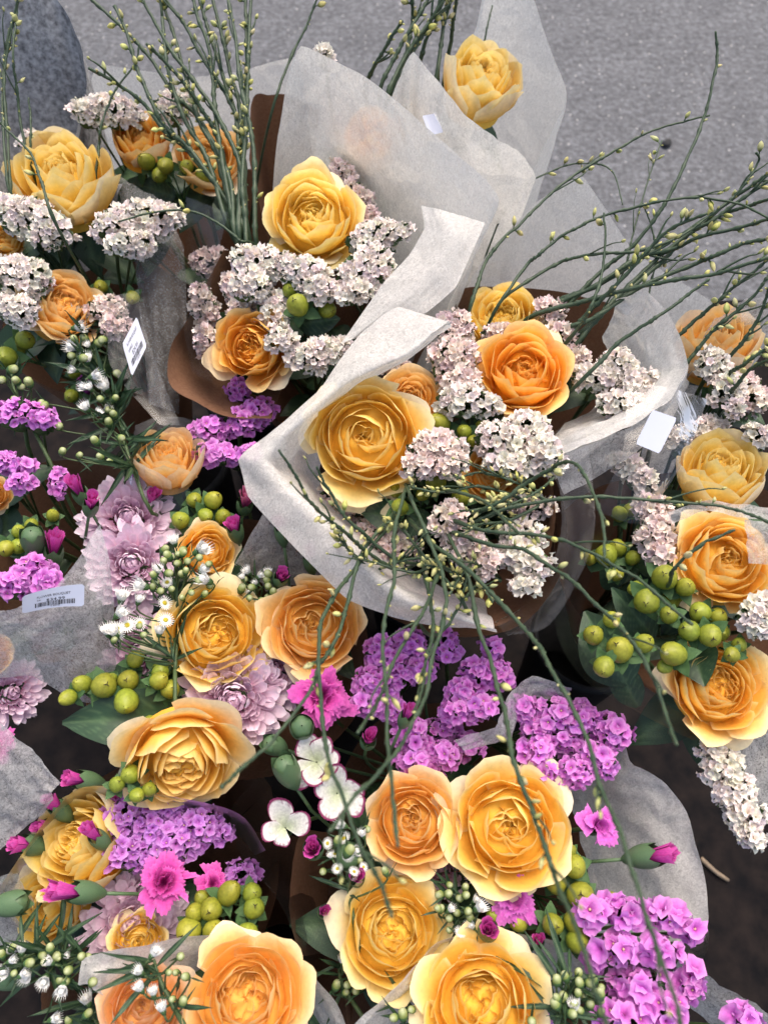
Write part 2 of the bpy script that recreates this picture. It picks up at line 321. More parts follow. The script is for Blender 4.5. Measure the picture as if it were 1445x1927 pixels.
def rose(b, px, py, wpx, z, ax, ay, style, openv, pal, label, seed=None, leaves=5):
    rng = rng_() if seed is None else np.random.default_rng(seed)
    s = wpx * 0.5 * mpp(px, py, z) / 0.98
    pet, Hs = rose_petals(rng, style, openv, PAL[pal])
    M = frame(px, py, z, ax, ay, rng.uniform(0, 6.28), off=0.55 * Hs * s); MS = S(M, s)
    p0 = np.array(M.translation); a = np.array(M.col[2][:3])
    base = basept(b, rng); root = thing('rose', label, 'rose', base, 'roses in the bouquets')
    br = rng.uniform(0.96, 1.03)
    rho = np.linspace(0, 1, 9); cp = [(max(.002, .70 * q), Hs * (.74 * (1 - q ** 2.2) ** .5)) for q in rho[::-1]]; dp, md = PAL[pal][0], PAL[pal][1]; w_ = rng.uniform(2, 4)
    def ridg(V, a): V = V.copy(); V[..., 2] += .05 * np.sin(w_ * a[:, None] + 14 * np.hypot(V[..., 0], V[..., 1])) * (V[..., 2] > .1); return V
    part('filler_core', lathe('filler_core', cp, 26, M_ROSE, [np.array(dp) * .5 + np.array(md) * .5 for _ in cp], ridg), root, MS)  # added filler dome: closes dark gaps between petals and bounces light back
    for V, F, C in pet:
        part('petal', mesh('petal', V, F, C, M_ROSE), root, MS, color=(br, br, br))
    for k in range(5):
        an = k * 1.2566 + rng.uniform(-.2, .2)
        LM = M @ Matrix.Rotation(an, 4, 'Z') @ Matrix.Translation((0, 0.004, -0.003)) @ Matrix.Rotation(R_(rng.uniform(-80, -30)), 4, 'X')
        part('sepal', leaf_mesh('sepal', M_SEPAL, 1, 0.32, 0.1, 0.25), root, S(LM, 0.026))
    rc = lathe('receptacle', [(0.001, -.008), (.005, -.007), (.0065, -.001), (.005, .001), (.001, .0015)], 9, M_SEPAL); part('receptacle', rc, root, M)
    pts = stem_to(root, p0 - a * 0.005, -a, base)
    for k in range(4):
        an = k * 1.57 + rng.uniform(-.5, .5); LM = M @ Matrix.Translation((0, 0, -rng.uniform(.012, .035))) @ Matrix.Rotation(an, 4, 'Z') @ Matrix.Rotation(R_(rng.uniform(-35, 10)), 4, 'X')
        part('leaf', leaf_mesh('leaf', M_LEAF, 1, 0.6, 0.25, 0.3), root, S(LM, rng.uniform(.05, .075)))
    for k in range(leaves):
        q = pts[1 + 2 * (k % 4)]; an = rng.uniform(0, 6.28)
        LM = Matrix.Translation(Vector(q)) @ Matrix.Rotation(an, 4, 'Z') @ Matrix.Rotation(R_(rng.uniform(-20, 35)), 4, 'X')
        part('leaf', leaf_mesh('leaf', M_LEAF, 1, 0.6, 0.25, 0.3), root, S(LM, rng.uniform(.045, .07)))
    return root
# ---- statice
def floret_mesh(rng, kind):
    ns = 15; a = np.linspace(0, 2 * np.pi, ns, endpoint=False); f = rng.uniform(0, 6.28)
    lob = np.cos(5 * a + f); V = [[0, 0, 0]]; C = []
    if kind == 'white':
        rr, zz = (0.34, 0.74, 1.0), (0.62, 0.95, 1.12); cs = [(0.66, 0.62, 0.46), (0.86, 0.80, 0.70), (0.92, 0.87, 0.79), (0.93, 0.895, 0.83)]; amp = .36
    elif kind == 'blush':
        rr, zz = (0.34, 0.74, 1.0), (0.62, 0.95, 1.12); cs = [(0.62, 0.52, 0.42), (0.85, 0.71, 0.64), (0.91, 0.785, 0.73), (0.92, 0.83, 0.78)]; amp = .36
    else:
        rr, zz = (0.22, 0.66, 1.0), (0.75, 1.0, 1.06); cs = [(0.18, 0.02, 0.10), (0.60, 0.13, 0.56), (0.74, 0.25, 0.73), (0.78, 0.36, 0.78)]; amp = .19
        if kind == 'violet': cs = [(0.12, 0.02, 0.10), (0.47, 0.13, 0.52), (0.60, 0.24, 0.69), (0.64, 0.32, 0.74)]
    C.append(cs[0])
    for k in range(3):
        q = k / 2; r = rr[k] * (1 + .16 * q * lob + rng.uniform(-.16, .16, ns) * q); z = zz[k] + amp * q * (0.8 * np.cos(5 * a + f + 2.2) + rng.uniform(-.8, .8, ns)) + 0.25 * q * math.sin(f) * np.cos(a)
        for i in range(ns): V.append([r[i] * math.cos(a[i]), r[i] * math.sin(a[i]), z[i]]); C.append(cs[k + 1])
    F = [[0, 1 + (i + 1) % ns, 1 + i] for i in range(ns)]
    for k in range(2):
        o = 1 + k * ns
        for i in range(ns): F.append([o + i, o + (i + 1) % ns, o + ns + (i + 1) % ns, o + ns + i])
    F = [list(reversed(x)) for x in F]
    if kind in ('purple', 'violet') and rng.random() < 0.45 or kind in ('white', 'blush') and rng.random() < .15:
        o = len(V); zc = 0.72
        for i in range(6): V.append([.13 * math.cos(i * 1.047), .13 * math.sin(i * 1.047), zc]); C.append((0.8, 0.62, 0.42))
        V.append([0, 0, zc + .12]); C.append((0.85, 0.7, 0.4)); V.append([0, 0, 0.2]); C.append((.6, .4, .3))
        for i in range(6): F.append([o + i, o + (i + 1) % 6, o + 6]); F.append([o + (i + 1) % 6, o + i, o + 7])
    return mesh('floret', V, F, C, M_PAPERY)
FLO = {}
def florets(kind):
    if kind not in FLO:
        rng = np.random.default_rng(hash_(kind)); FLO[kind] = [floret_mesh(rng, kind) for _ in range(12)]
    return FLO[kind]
def hash_(s): return sum(ord(c) * (i + 7) for i, c in enumerate(s))
def statice(b, domes, z, kind, label, size=0.0046, ax=0.0, ay=0.25, dens=1.0, group=None):
    """domes: (px, py, length_px, width_px, rot_deg, dz)"""
    rng = rng_(); base = basept(b, rng)
    root = thing('statice_sprig', label, 'statice', base, group or ('purple statice in the bouquets' if kind in ('purple', 'violet') else 'pale statice in the bouquets'))
    tot = 0; heads = []
    for d in domes:
        px, py, Lp, Wp, rot = d[:5]; zz = z + (d[5] if len(d) > 5 else 0)
        m = mpp(px, py, zz); A, Bx = 1.1 * Lp * m / 2, 1.12 * Wp * m / 2
        fr = frame(px, py, zz, ax, ay, 0.0, off=0.0)
        xs, ys, an = [np.array(fr.col[k][:3]) for k in range(3)]; c = np.array(fr.translation)
        cr, sr = math.cos(R_(rot)), math.sin(R_(rot)); X, Y = xs * cr + ys * sr, ys * cr - xs * sr
        Hc = 0.75 * min(A, Bx) + 0.004; cen = c - an * Hc * 0.7
        Ae, Be, He = max(A - size * .8, .003), max(Bx - size * .8, .003), Hc
        area = math.pi * (Ae * Be + 0.5 * He * (Ae + Be)); n = int(dens * 1.45 * area / (math.pi * size ** 2)) + 6; n = min(n, 170); tot += n
        for i in range(n):
            fz = 1 - (i + 0.5) / n * 0.98; ph = i * 2.39996 + rng.uniform(-.3, .3); fz = min(.999, max(0.0, fz + rng.uniform(-.06, .06))); rr = math.sqrt(1 - fz * fz)
            lump = 1 + .13 * math.sin(3 * ph + d[0]) * rr + rng.uniform(-.10, .10)
            pos = cen + (X * Ae * rr * math.cos(ph) + Y * Be * rr * math.sin(ph) + an * He * fz) * lump
            nn = nrm(X * rr * math.cos(ph) / (Ae / He) + Y * rr * math.sin(ph) / (Be / He) + an * (fz + .35) + rng.normal(0, .30, 3))
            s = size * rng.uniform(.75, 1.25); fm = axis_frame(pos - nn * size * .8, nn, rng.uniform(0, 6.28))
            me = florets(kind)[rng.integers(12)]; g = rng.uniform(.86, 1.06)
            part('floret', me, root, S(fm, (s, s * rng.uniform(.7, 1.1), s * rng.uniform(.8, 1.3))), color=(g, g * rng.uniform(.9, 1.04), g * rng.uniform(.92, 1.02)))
        # spiky green bracts under the florets, one lump
        nu_, nv_ = 26, 9; U = np.linspace(0, 2 * np.pi, nu_, endpoint=False); W = np.linspace(0.15, 1.57, nv_)
        VV = []
        for i in range(nu_):
            for j in range(nv_):
                k = 0.85 + (0.35 if (i + j) % 2 else -0.05) * rng.uniform(.3, 1.1); rr = math.sin(W[j]) * k
                VV.append(cen + X * Ae * .95 * rr * math.cos(U[i]) + Y * Be * .95 * rr * math.sin(U[i]) + an * (He * .45 - (He * .45 + .017) * math.cos(W[j]) * k))
        part('bract_cluster', mesh('bracts', VV, gridf(nu_, nv_, True), None, M_BRACT, smooth=False), root)
        heads.append((cen - an * .012, an))
    jn = None
    for k, (h, an) in enumerate(heads):
        if k == 0: jn = stem_to(root, h, -an, base, 0.0018)
        else:
            q = jn[4]; t = np.linspace(0, 1, 8)[:, None]; mid = (h + q) / 2 - an * .01
            pts = (1 - t) ** 2 * h + 2 * t * (1 - t) * mid + t ** 2 * q
            part('side_stem', tube('side_stem', pts, 0.0013, M_STEM, 6), root)
    return root
# ---- berries (hypericum)
BERRY = {}
def berry_mesh(i):
    if i not in BERRY:
        rng = np.random.default_rng(900 + i); n = 11; ang = np.linspace(0.12, math.pi - .02, n); el = (1.12, 1.28, 1.02, 1.18)[i]
        pr = [(math.sin(t) * (1 - .10 * math.cos(t) * -1 * .6), -math.cos(t) * el + (0.10 if k == n - 1 else 0)) for k, t in enumerate(ang)]
        def wob(V, a):
            V = V.copy(); rr = 1 + .035 * np.cos(3 * a + i)[:, None]; V[..., 0] *= rr; V[..., 1] *= rr; return V
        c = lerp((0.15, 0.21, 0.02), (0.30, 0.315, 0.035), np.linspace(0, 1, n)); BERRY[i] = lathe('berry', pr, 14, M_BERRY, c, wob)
    return BERRY[i]
TIP = {}
def tip_mesh():
    if 'm' not in TIP:
        V, F = [], []
        for k in range(3):
            a = k * 2.09; pts = [(0, 0, 0), (.10 * math.cos(a), .10 * math.sin(a), .14), (.30 * math.cos(a), .30 * math.sin(a), .20)]
            v, f = tube_vf(pts, [.07, .05, .02], 4); f = [[x + len(V) for x in q] for q in f]; V += v.tolist(); F += f
        TIP['m'] = mesh('style_tip', V, F, None, M_DARK)
    return TIP['m']
def berries(b, lst, z, label, leaves=(), hue=(1, 1, 1), ax=0.0, ay=0.1):
    rng = rng_(); base = basept(b, rng); root = thing('berry_sprig', label, 'berries', base, 'green berry sprigs in the bouquets')
    ps = np.array([P(l[0], l[1], z) for l in lst]); cen = ps.mean(0)
    hub = cen + nrm(base - cen) * 0.05
    for l, p in zip(lst, ps):
        px, py, r = l[:3]; zz = z + (l[3] if len(l) > 3 else 0) + rng.uniform(-.004, .004)
        m = mpp(px, py, zz) * r; dx, dy = px - np.mean([q[0] for q in lst]), py - np.mean([q[1] for q in lst]); q = 0.5 / (1 + math.hypot(dx, dy) / 40)
        M = frame(px, py, zz, np.clip(ax + dx / 220 + rng.uniform(-.35, .35), -.7, .7), np.clip(ay - dy / 220 + rng.uniform(-.35, .35), -.7, .7), rng.uniform(0, 6.28))
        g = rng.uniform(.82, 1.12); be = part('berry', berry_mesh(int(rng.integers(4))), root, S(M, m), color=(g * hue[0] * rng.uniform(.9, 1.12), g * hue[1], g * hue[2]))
        MT = M @ Matrix.Translation((0, 0, m * 1.12)); part('style_tip', tip_mesh(), be, S(MT, m * .9))
        for k in range(5):
            MM = M @ Matrix.Translation((0, 0, -m * 1.0)) @ Matrix.Rotation(k * 1.2566 + rng.uniform(-.2, .2), 4, 'Z') @ Matrix.Rotation(R_(rng.uniform(-20, 15)), 4, 'X')
            part('sepal', leaf_mesh('berry_sepal', M_SEPAL, 1, 0.66, 0.12, 0.15, 7), be, S(MM, m * rng.uniform(1.5, 2.0)))
        a = np.array(M.col[2][:3]); p0 = np.array(M.translation) - a * m * .95; t = np.linspace(0, 1, 7)[:, None]; mid = p0 - a * .012
        part('pedicel', tube('pedicel', (1 - t) ** 2 * p0 + 2 * t * (1 - t) * mid + t ** 2 * hub, .0009, M_SEPAL, 5), root)
    stem_to(root, hub, base - hub, base, .0017)
    for lf in leaves: big_leaf(root, *lf)
    return root
def big_leaf(root, p0, p1, w, seedv=1, roll=0.0, mat=None):
    """leaf from (px,py,z) to (px,py,z), width in px"""
    a = P(*p0); c = P(*p1); d = c - a; L = np.linalg.norm(d); y = nrm(d); vd = nrm(ray(p0[0], p0[1])); zax = nrm(-vd - y * (-vd).dot(y)); x = np.cross(y, zax)
    c_, s_ = math.cos(roll), math.sin(roll); x, zax = x * c_ + zax * s_, zax * c_ - x * s_
    rng = np.random.default_rng(seedv); nu, nv = 17, 30; u = np.linspace(-1, 1, nu); v = np.linspace(0, 1, nv); U, V = np.meshgrid(u, v, indexing='ij')
    W = w * mpp(*p0) / 2 * np.sin(np.pi * np.clip(V, .02, .985) ** .8) ** .8
    Z = .22 * np.abs(U) * W + L * .10 * np.sin(np.pi * V) + .06 * W * np.sin(7 * V + rng.uniform(0, 6) + 1.5 * U)
    Q = a + (U * W)[..., None] * x + (V * L)[..., None] * y + Z[..., None] * zax
    part('leaf', mesh('leaf', Q.reshape(-1, 3), gridf(nu, nv), leaf_col(U, V, 8), mat or M_LEAF), root)
# ---- broom
BUDM = {}
def bud_mesh(i):
    if i not in BUDM:
        n = 8; rngb = np.random.default_rng(70 + i); t = np.linspace(0, 1, n); r = (0.26, .32, .22)[i] * np.sin(np.pi * np.clip(t * .97 + .02, 0, 1)) ** .75; bend = (.18, .05, .28)[i]
        def wob(V, a):
            V = V.copy(); V[..., 0] *= .75; V[..., 1] += bend * (V[..., 2]) ** 2; return V
        c = lerp((0.14, 0.19, 0.05), (0.58, 0.57, 0.24), sstep(0.1, .5, t)); BUDM[i] = lathe('bud', np.stack([r, t], 1), 8, M_BUD, c, wob)
    return BUDM[i]
def broom(b, pts, label, group, nb=9, r=0.0013, bs=0.008, tail=True, lo=0.15, hi=1.0):
    rng = rng_(); Q = np.array([P(*p) for p in pts]); base = basept(b, rng)
    root = thing('broom_stem', label, 'broom stem', Q[0] if not tail else base, group)
    n = max(20, 10 * len(pts)); C = crom(Q, n); 
    C = C + np.cumsum(rng.normal(0, .00016, C.shape), 0)
    if tail:
        d = nrm(C[0] - C[1]); L = np.linalg.norm(base - C[0]); t = np.linspace(0, 1, 18)[:-1, None]; m1 = C[0] + d * L * .10; m2 = base + np.array([0, 0, L * .3])
        T = t ** 3 * C[0] + 3 * t ** 2 * (1 - t) * m1 + 3 * t * (1 - t) ** 2 * m2 + (1 - t) ** 3 * base; A = np.vstack([T, C])
    else: A = C
    rad = r * np.linspace(1.2, .62, len(A)) * (1 + .05 * rng.standard_normal(len(A)) + .45 * (rng.random(len(A)) < .16)); part('stem', tube('stem', A, np.abs(rad), M_BROOM, 7), root)
    for k in range(nb):
        f = rng.uniform(lo, hi) ** .9; x = f * (n - 1.001); i = int(x); p = C[i] + (C[i + 1] - C[i]) * (x - i); tg = nrm(C[i + 1] - C[i])
        sd = nrm(np.cross(tg, rng.normal(0, 1, 3))); dr = nrm(tg * rng.uniform(.4, 1.1) + sd); big = rng.random() < .55
        s = bs * (rng.uniform(.8, 1.25) if big else rng.uniform(.3, .55)); p2 = p + dr * s * .35
        bo = part('bud', bud_mesh(int(rng.integers(3))), root, S(axis_frame(p2, dr, rng.uniform(0, 6.28)), s), color=(1, rng.uniform(.9, 1.05), rng.uniform(.7, 1.2)))
        part('pedicel', tube('pedicel', [p, (p + p2) / 2, p2 + dr * s * .1], r * .45, M_BROOM, 5), bo)
    for k in range(0 if nb < 9 else 2):      # side twigs forking off
        i = int(rng.uniform(.25, .85) * (n - 2)); tg = nrm(C[i + 1] - C[i]); sd = nrm(np.cross(tg, rng.normal(0, 1, 3))); L = rng.uniform(.012, .035); dr = nrm(tg + sd * .5)
        q = [C[i], C[i] + dr * L * .4, C[i] + dr * L * .75 + tg * L * .1, C[i] + nrm(dr + tg * .4) * L * 1.05]; tw = part('side_twig', tube('side_twig', crom(q, 7), np.linspace(r * .6, r * .3, 7), M_BROOM, 5), root)
        part('bud', bud_mesh(int(rng.integers(3))), tw, S(axis_frame(q[-1], dr, 0), bs * rng.uniform(.5, .9)))
    return root
# ---- carnation
CPAL = {'sun': ((0.97, 0.40, 0.010), (0.98, 0.67, 0.10), (0.98, 0.87, 0.48), (0.96, 0.80, 0.48)),
       'magenta': ((0.40, 0.02, 0.22), (0.72, 0.09, 0.44), (0.80, 0.22, 0.60), (0.76, 0.16, 0.53)),
        'white': ((0.60, 0.66, 0.45), (0.84, 0.82, 0.78), (0.86, 0.84, 0.82), (0.85, 0.83, 0.80)),
        'lilac': ((0.5, 0.06, 0.4), (0.72, 0.15, 0.62), (0.80, 0.30, 0.72), (0.78, 0.24, 0.68)),
        'striped': ((0.35, 0.02, 0.15), (0.62, 0.16, 0.32), (0.75, 0.42, 0.5), (0.6, 0.2, 0.35))}
def calyx_mesh(key, tl):
    if ('cal', key) in LEAF_CACHE: return LEAF_CACHE[('cal', key)]
    t = np.linspace(0, 1, 8); r = (0.02 + .30 * np.sin(np.clip(t * 1.9 + .25, 0, 2.1))) ; r = r / r.max() * .30; z = t * .95
    def wob(V, a):
        V = V.copy(); k = (np.cos(5 * a) * .5 + .5)[:, None]; top = sstep(.6, 1, t)[None, :]; V[..., 2] += top * k * tl - top * .04; s = 1 + top * (1 - k) * .12; V[..., 0] *= s; V[..., 1] *= s; return V
    LEAF_CACHE[('cal', key)] = lathe('calyx', np.stack([r, z], 1), 20, M_CALYX, None, wob); return LEAF_CACHE[('cal', key)]
def carnation(b, px, py, wpx, z, ax, ay, pal, label, edge=None, n=20, cat='carnation', grp='open carnations in the bouquets'):
    rng = rng_(); s = wpx / 2 * mpp(px, py, z); M = frame(px, py, z, ax, ay, rng.uniform(0, 6.28), off=s * .55); MS = S(M, s); base = basept(b, rng)
    root = thing('carnation', label, cat, base, grp); th = 0
    for i in range(n):
        t = i / (n - 1); th += 2.4 + rng.uniform(-.4, .4); R = .25 + .75 * t ** .8
        pr = [(0.03, -.3), (.25, .3), (.55, 1.0), (1.0, 1.0 - .45 * t)] if t > .25 else [(0.03, -.3), (.5, .2), (.8, .8), (.9, 1.0)]
        if edge is not None: R, t, th = rng.uniform(.82, 1.05), .8, i * 6.283 / n + rng.uniform(-.35, .35)
        if edge is not None: pr = [(0.03, -.2), (.25, .1), (.6, rng.uniform(.3, .9)), (1.0, rng.uniform(.1, .9))]
        V, F, C = petal_mesh(rng, R=R * rng.uniform(.85, 1.1), H=(.75 - .1 * t) * (rng.uniform(.65, 1.35) if edge is None else 1), w=(.80 if edge is not None else .62 if n > 12 or edge is not None else .8) + (.5 * (1 - t) if edge is None else 0), prof=pr, pal=CPAL[pal], t=t * .6, th=th, ruf=.27 if edge is None else .09, dip=.08 if edge is None else .34, ser=.085 if edge is None else .025, nu=17 if edge is None else 25, nv=8 if edge is None else 18, edge=edge, twist=rng.uniform(-.2, .2), tipw=0)
        part('petal', mesh('petal', V, F, C, M_CARN), root, MS)
    CM = M @ Matrix.Translation((0, 0, -s * .75 - .008)); part('calyx', calyx_mesh('open', .12), root, S(CM, max(.02, s * .85)))
    stem_to(root, np.array(CM.translation), -np.array(M.col[2][:3]), base, .0016); return root
def carnation_bud(b, px, py, lpx, z, ax, ay, pal, label, show=0.45, fat=1.0, flare=1.0):
    """closed or opening bud; length in px along its own axis, pointing (ax, ay)"""
    rng = rng_(); m = mpp(px, py, z); L = lpx * m * (1 + .75 * (1 - min(1, math.hypot(ax, ay)))); M = frame(px, py, z, ax, ay, rng.uniform(0, 6.28), off=L * .5); base = basept(b, rng)
    root = thing('carnation_bud', label, 'flower bud', base, 'carnation buds in the bouquets')
    cl = L / (1 + show) if show > 0 else L
    part('calyx', calyx_mesh('bud', .22 if show > 0 else .10), root, S(M, (cl * 1.05 * fat, cl * 1.05 * fat, cl)))
    if show > 0:
        th = 0
        for i in range(12):
            t = i / 11; th += 2.4; pr = [(0.25, 0.0), (.8, .35), (.9, .75), (.95 + .35 * t * flare, 1.0)]
            V, F, C = petal_mesh(rng, R=.10 + .85 * t, H=1.0 - .12 * t + rng.uniform(-.08, .05), w=1.1 - .45 * t, prof=pr, pal=CPAL[pal], t=.2, th=th, ruf=.12, dip=.1, ser=.03, nu=13, nv=7, tipw=0)
            part('petal', mesh('petal', V, F, C, M_CARN), root, M @ Matrix.Translation((0, 0, cl * .55)) @ Matrix.Diagonal((cl * .27 * fat, cl * .27 * fat, L - cl * .55, 1)))
    else:
        part('closed_tip', lathe('closed_tip', [(.29, .82), (.26, .95), (.16, 1.04), (.02, 1.08)], 14, M_CALYX), root, S(M, (cl * fat, cl * fat, cl)))
    stem_to(root, np.array(M.translation) + np.array(M.col[2][:3]) * .001, -np.array(M.col[2][:3]), base, .0013, M_CALYX)
    return root
# ---- chrysanthemum
MUMP = {}
def mum_petal(k, var):
    if (k, var) not in MUMP:
        rng = np.random.default_rng(k * 17 + var + 3); nu, nv = 5, 8; u = np.linspace(-1, 1, nu); v = np.linspace(0, 1, nv); U, V = np.meshgrid(u, v, indexing='ij')
        W = (.18, .20, .20, .165)[k] * (.42 + .58 * sstep(0, .65, V)) * np.sqrt(1 - np.clip((V - .66) / .34, 0, 1) ** 2 * .985); cur = (.9, .9, .6, .1)[k] + rng.uniform(-.2, .2)
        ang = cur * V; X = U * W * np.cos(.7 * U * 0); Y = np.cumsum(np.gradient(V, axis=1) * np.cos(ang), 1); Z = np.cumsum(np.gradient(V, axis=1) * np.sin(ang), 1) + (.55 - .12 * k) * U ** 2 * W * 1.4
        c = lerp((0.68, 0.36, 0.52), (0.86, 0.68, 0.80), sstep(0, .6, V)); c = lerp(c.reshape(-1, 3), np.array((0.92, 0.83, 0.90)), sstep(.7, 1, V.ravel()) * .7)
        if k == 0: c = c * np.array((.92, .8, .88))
        MUMP[(k, var)] = mesh('ray_petal', np.stack([X, Y, Z], -1).reshape(-1, 3), gridf(nu, nv), c, M_MUM)
    return MUMP[(k, var)]
def mum(b, px, py, wpx, z, ax, ay, label, n=150, tint=(1, 1, 1), seed=None):
    rng = rng_(); s = wpx / 2 * mpp(px, py, z); M = frame(px, py, z, ax, ay, rng.uniform(0, 6.28), off=s * .35); base = basept(b, rng)
    root = thing('chrysanthemum', label, 'chrysanthemum', base, 'pale pink chrysanthemums')
    n = int(n * 1.7)
    for i in range(n):
        t = (i + .5) / n; k = 0 if t < .25 else 1 if t < .55 else 2 if t < .85 else 3; an = i * 2.39996 + rng.uniform(-.2, .2)
        pol = R_(2 + 98 * t ** .75 + rng.uniform(-5, 5)); dr = np.array([math.sin(pol) * math.cos(an), math.sin(pol) * math.sin(an), math.cos(pol)]); dr2 = nrm(dr + rng.normal(0, .13, 3))
        zx = np.array([0, 0, 1.]) - dr2 * dr2[2] - np.array([dr[0], dr[1], 0]) * .2; zx = nrm(zx - dr2 * zx.dot(dr2)); x_ = np.cross(dr2, zx); L = s * (.34 + .26 * t) * rng.uniform(.85, 1.12)
        q_ = dr * s * (.16 + .26 * t ** .6) * np.array([1, 1, .75]); MM = M @ mat4(x_, dr2, zx, q_)
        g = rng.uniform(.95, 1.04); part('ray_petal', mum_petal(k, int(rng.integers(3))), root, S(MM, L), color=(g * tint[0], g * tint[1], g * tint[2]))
    rc = lathe('receptacle', [(0.001, -.3), (.12, -.28), (.22, -.1), (.24, .05), (.1, .2), (.001, .22)], 12, M_CALYX); part('receptacle', rc, root, S(M, s))
    stem_to(root, np.array(M.translation) - np.array(M.col[2][:3]) * s * .28, -np.array(M.col[2][:3]), base, .002); return root
# ---- small white asters
AST = {}
def aster_rays(kind, var):
    if (kind, var) not in AST:
        rng = np.random.default_rng(var + 41 * kind); V, F, C = [], [], []; n = 22 if kind == 0 else 18
        ns = n * 3; nr = 5; a = np.linspace(0, 2 * np.pi, ns, endpoint=False)   # one connected ring of narrow rays
        for j in range(nr):
            q = j / (nr - 1)
            for i in range(ns):
                mid = i % 3 == 1
                if kind == 0: r = .22 + (.78 * q if mid else .78 * q * (.93 if j < nr - 1 else .82)); z = .06 + .16 * q + (0 if mid else -.10 * sstep(0.1, .5, q)) + rng.normal(0, .02)
                else: r = (.17 + .36 * q) * (1.06 if mid else .86); z = .9 * q + (q > .9) * (.16 if mid else -.22) + rng.normal(0, .05)
                x = a[i] + (0 if mid else (.035 if i % 3 == 0 else -.035) * (2 * q - .6)); V.append([r * math.cos(x), r * math.sin(x), z]); C.append(lerp((0.62, 0.66, 0.45), (0.90, 0.90, 0.87), sstep(0, .35, q)))
        for j in range(nr - 1):
            for i in range(ns):
                if kind == 0 and i % 3 == 2 and j >= 2: continue
                F.append([j * ns + i, j * ns + (i + 1) % ns, (j + 1) * ns + (i + 1) % ns, (j + 1) * ns + i])
        AST[(kind, var)] = mesh('ray_petals', V, F, C, M_MUM)
    return AST[(kind, var)]
def aster_small(which):
    if which not in AST:
        if which == 'disc': AST[which] = lathe('disc', [(.26, .0), (.25, .10), (.16, .17), (.001, .15)], 12, M_DISC)
        elif which == 'cup': AST[which] = lathe('cup', [(.03, -.55), (.18, -.42), (.27, -.1), (.25, .10), (.20, .12)], 12, M_SEPAL)
        elif which == 'white_tuft': AST[which] = lathe('tuft', [(.27, .35), (.30, .62), (.27, .88), (.16, 1.06), (.001, 1.0)], 9, M_MUM, [(.7, .72, .6), (.86, .87, .82), (.9, .9, .87), (.9, .9, .87), (.85, .85, .7)], lambda V, a: V + np.stack([0 * V[..., 0], 0 * V[..., 0], .12 * (np.arange(9) % 2)[:, None] * sstep(.8, 1.0, V[..., 2])], -1))
        elif which == 'tuft': AST[which] = lathe('tuft', [(.24, .05), (.22, .25), (.12, .36), (.001, .34)], 10, M_BUD, lerp((0.25, 0.32, 0.08), (0.62, 0.66, 0.40), np.linspace(0, 1, 4) ** 1.5))
    return AST[which]
def aster(b, axis, heads, label, z, nleaf=10, leafL=0.028, seed=None, ax=0, ay=.2):
    rng = rng_(); pts = crom(np.array([P(p[0], p[1], z + (p[2] if len(p) > 2 else -.02)) for p in axis]), 22); base = basept(b, rng)
    root = thing('aster_sprig', label, 'aster', base, 'small white aster sprigs'); d = nrm(pts[0] - pts[1])
    part('stem', tube('stem', pts, np.linspace(.0017, .0009, 22), M_STEM, 6), root); stem_to(root, pts[0], d, base, .0016, name='stem')
    for h in heads:
        px, py, r, kind = h[:4]; zz = z + rng.uniform(-.008, .008) + (h[4] if len(h) > 4 else 0); m = mpp(px, py, zz) * r
        hx, hy = (h[5], h[6]) if len(h) > 6 else (ax + rng.uniform(-.45, .45), ay + rng.uniform(-.35, .45)); n_ = math.hypot(hx, hy)
        if kind == 1 and len(h) < 7: a_ = rng.uniform(.2, 2.9); hx, hy = .82 * math.cos(a_), .82 * math.sin(a_); n_ = .82
        if n_ > .95: hx, hy = hx / n_ * .95, hy / n_ * .95
        M = frame(px, py, zz, hx, hy, rng.uniform(0, 6.28)); a = np.array(M.col[2][:3])
        if kind == 0:
            h0 = part('flower_head', aster_rays(0, int(rng.integers(4))), root, S(M, m)); part('disc', aster_small('disc'), h0, S(M, m * 1.05)); part('cup', aster_small('cup'), h0, S(M, m * .8)); cup = m * .4
        elif kind == 1:
            h0 = part('flower_head', aster_rays(1, int(rng.integers(4))), root, S(M, m * 1.55)); part('cup', aster_small('cup'), h0, S(M, m * 1.6) @ Matrix.Translation((0, 0, .25))); part('tuft', aster_small('white_tuft'), h0, S(M, m * 1.25)); cup = m * .5
        else:
            h0 = part('bud', aster_small('cup'), root, S(M, m * 2.9)); part('tuft', aster_small('tuft'), h0, S(M, m * 3.2)); cup = m * 1.5
        p0 = np.array(M.translation) - a * cup; q = pts[max(0, np.argmin(np.linalg.norm(pts - p0, axis=1)) - 3)]; t = np.linspace(0, 1, 7)[:, None]; mid = p0 - a * .010
        part('pedicel', tube('pedicel', (1 - t) ** 2 * p0 + 2 * t * (1 - t) * mid + t ** 2 * q, .0007, M_STEM, 5), root)
        if rng.random() < .8:
            LM = axis_frame(p0 - a * .003, a, rng.uniform(0, 6.28)) @ Matrix.Rotation(R_(rng.uniform(20, 60)), 4, 'X'); part('leaf', leaf_mesh('aster_leaf', M_LEAF, 1, .105, .2, .2, 7), root, S(LM, leafL * rng.uniform(.35, .6)))
    for k in range(nleaf):
        q = pts[int(rng.integers(0, 21))]; vd = -nrm(ray(*axis[0][:2])); dr = nrm(rng.normal(0, 1, 3) + vd * .35 + np.array([0, 0, .3])); y = dr; x = nrm(np.cross(y, vd + rng.normal(0, .3, 3))); zx = np.cross(x, y)
        part('leaf', leaf_mesh('aster_leaf', M_LEAF, 1, .105, .2, .2, 7), root, S(mat4(x, y, zx, q), leafL * rng.uniform(.7, 1.3)))
    return root
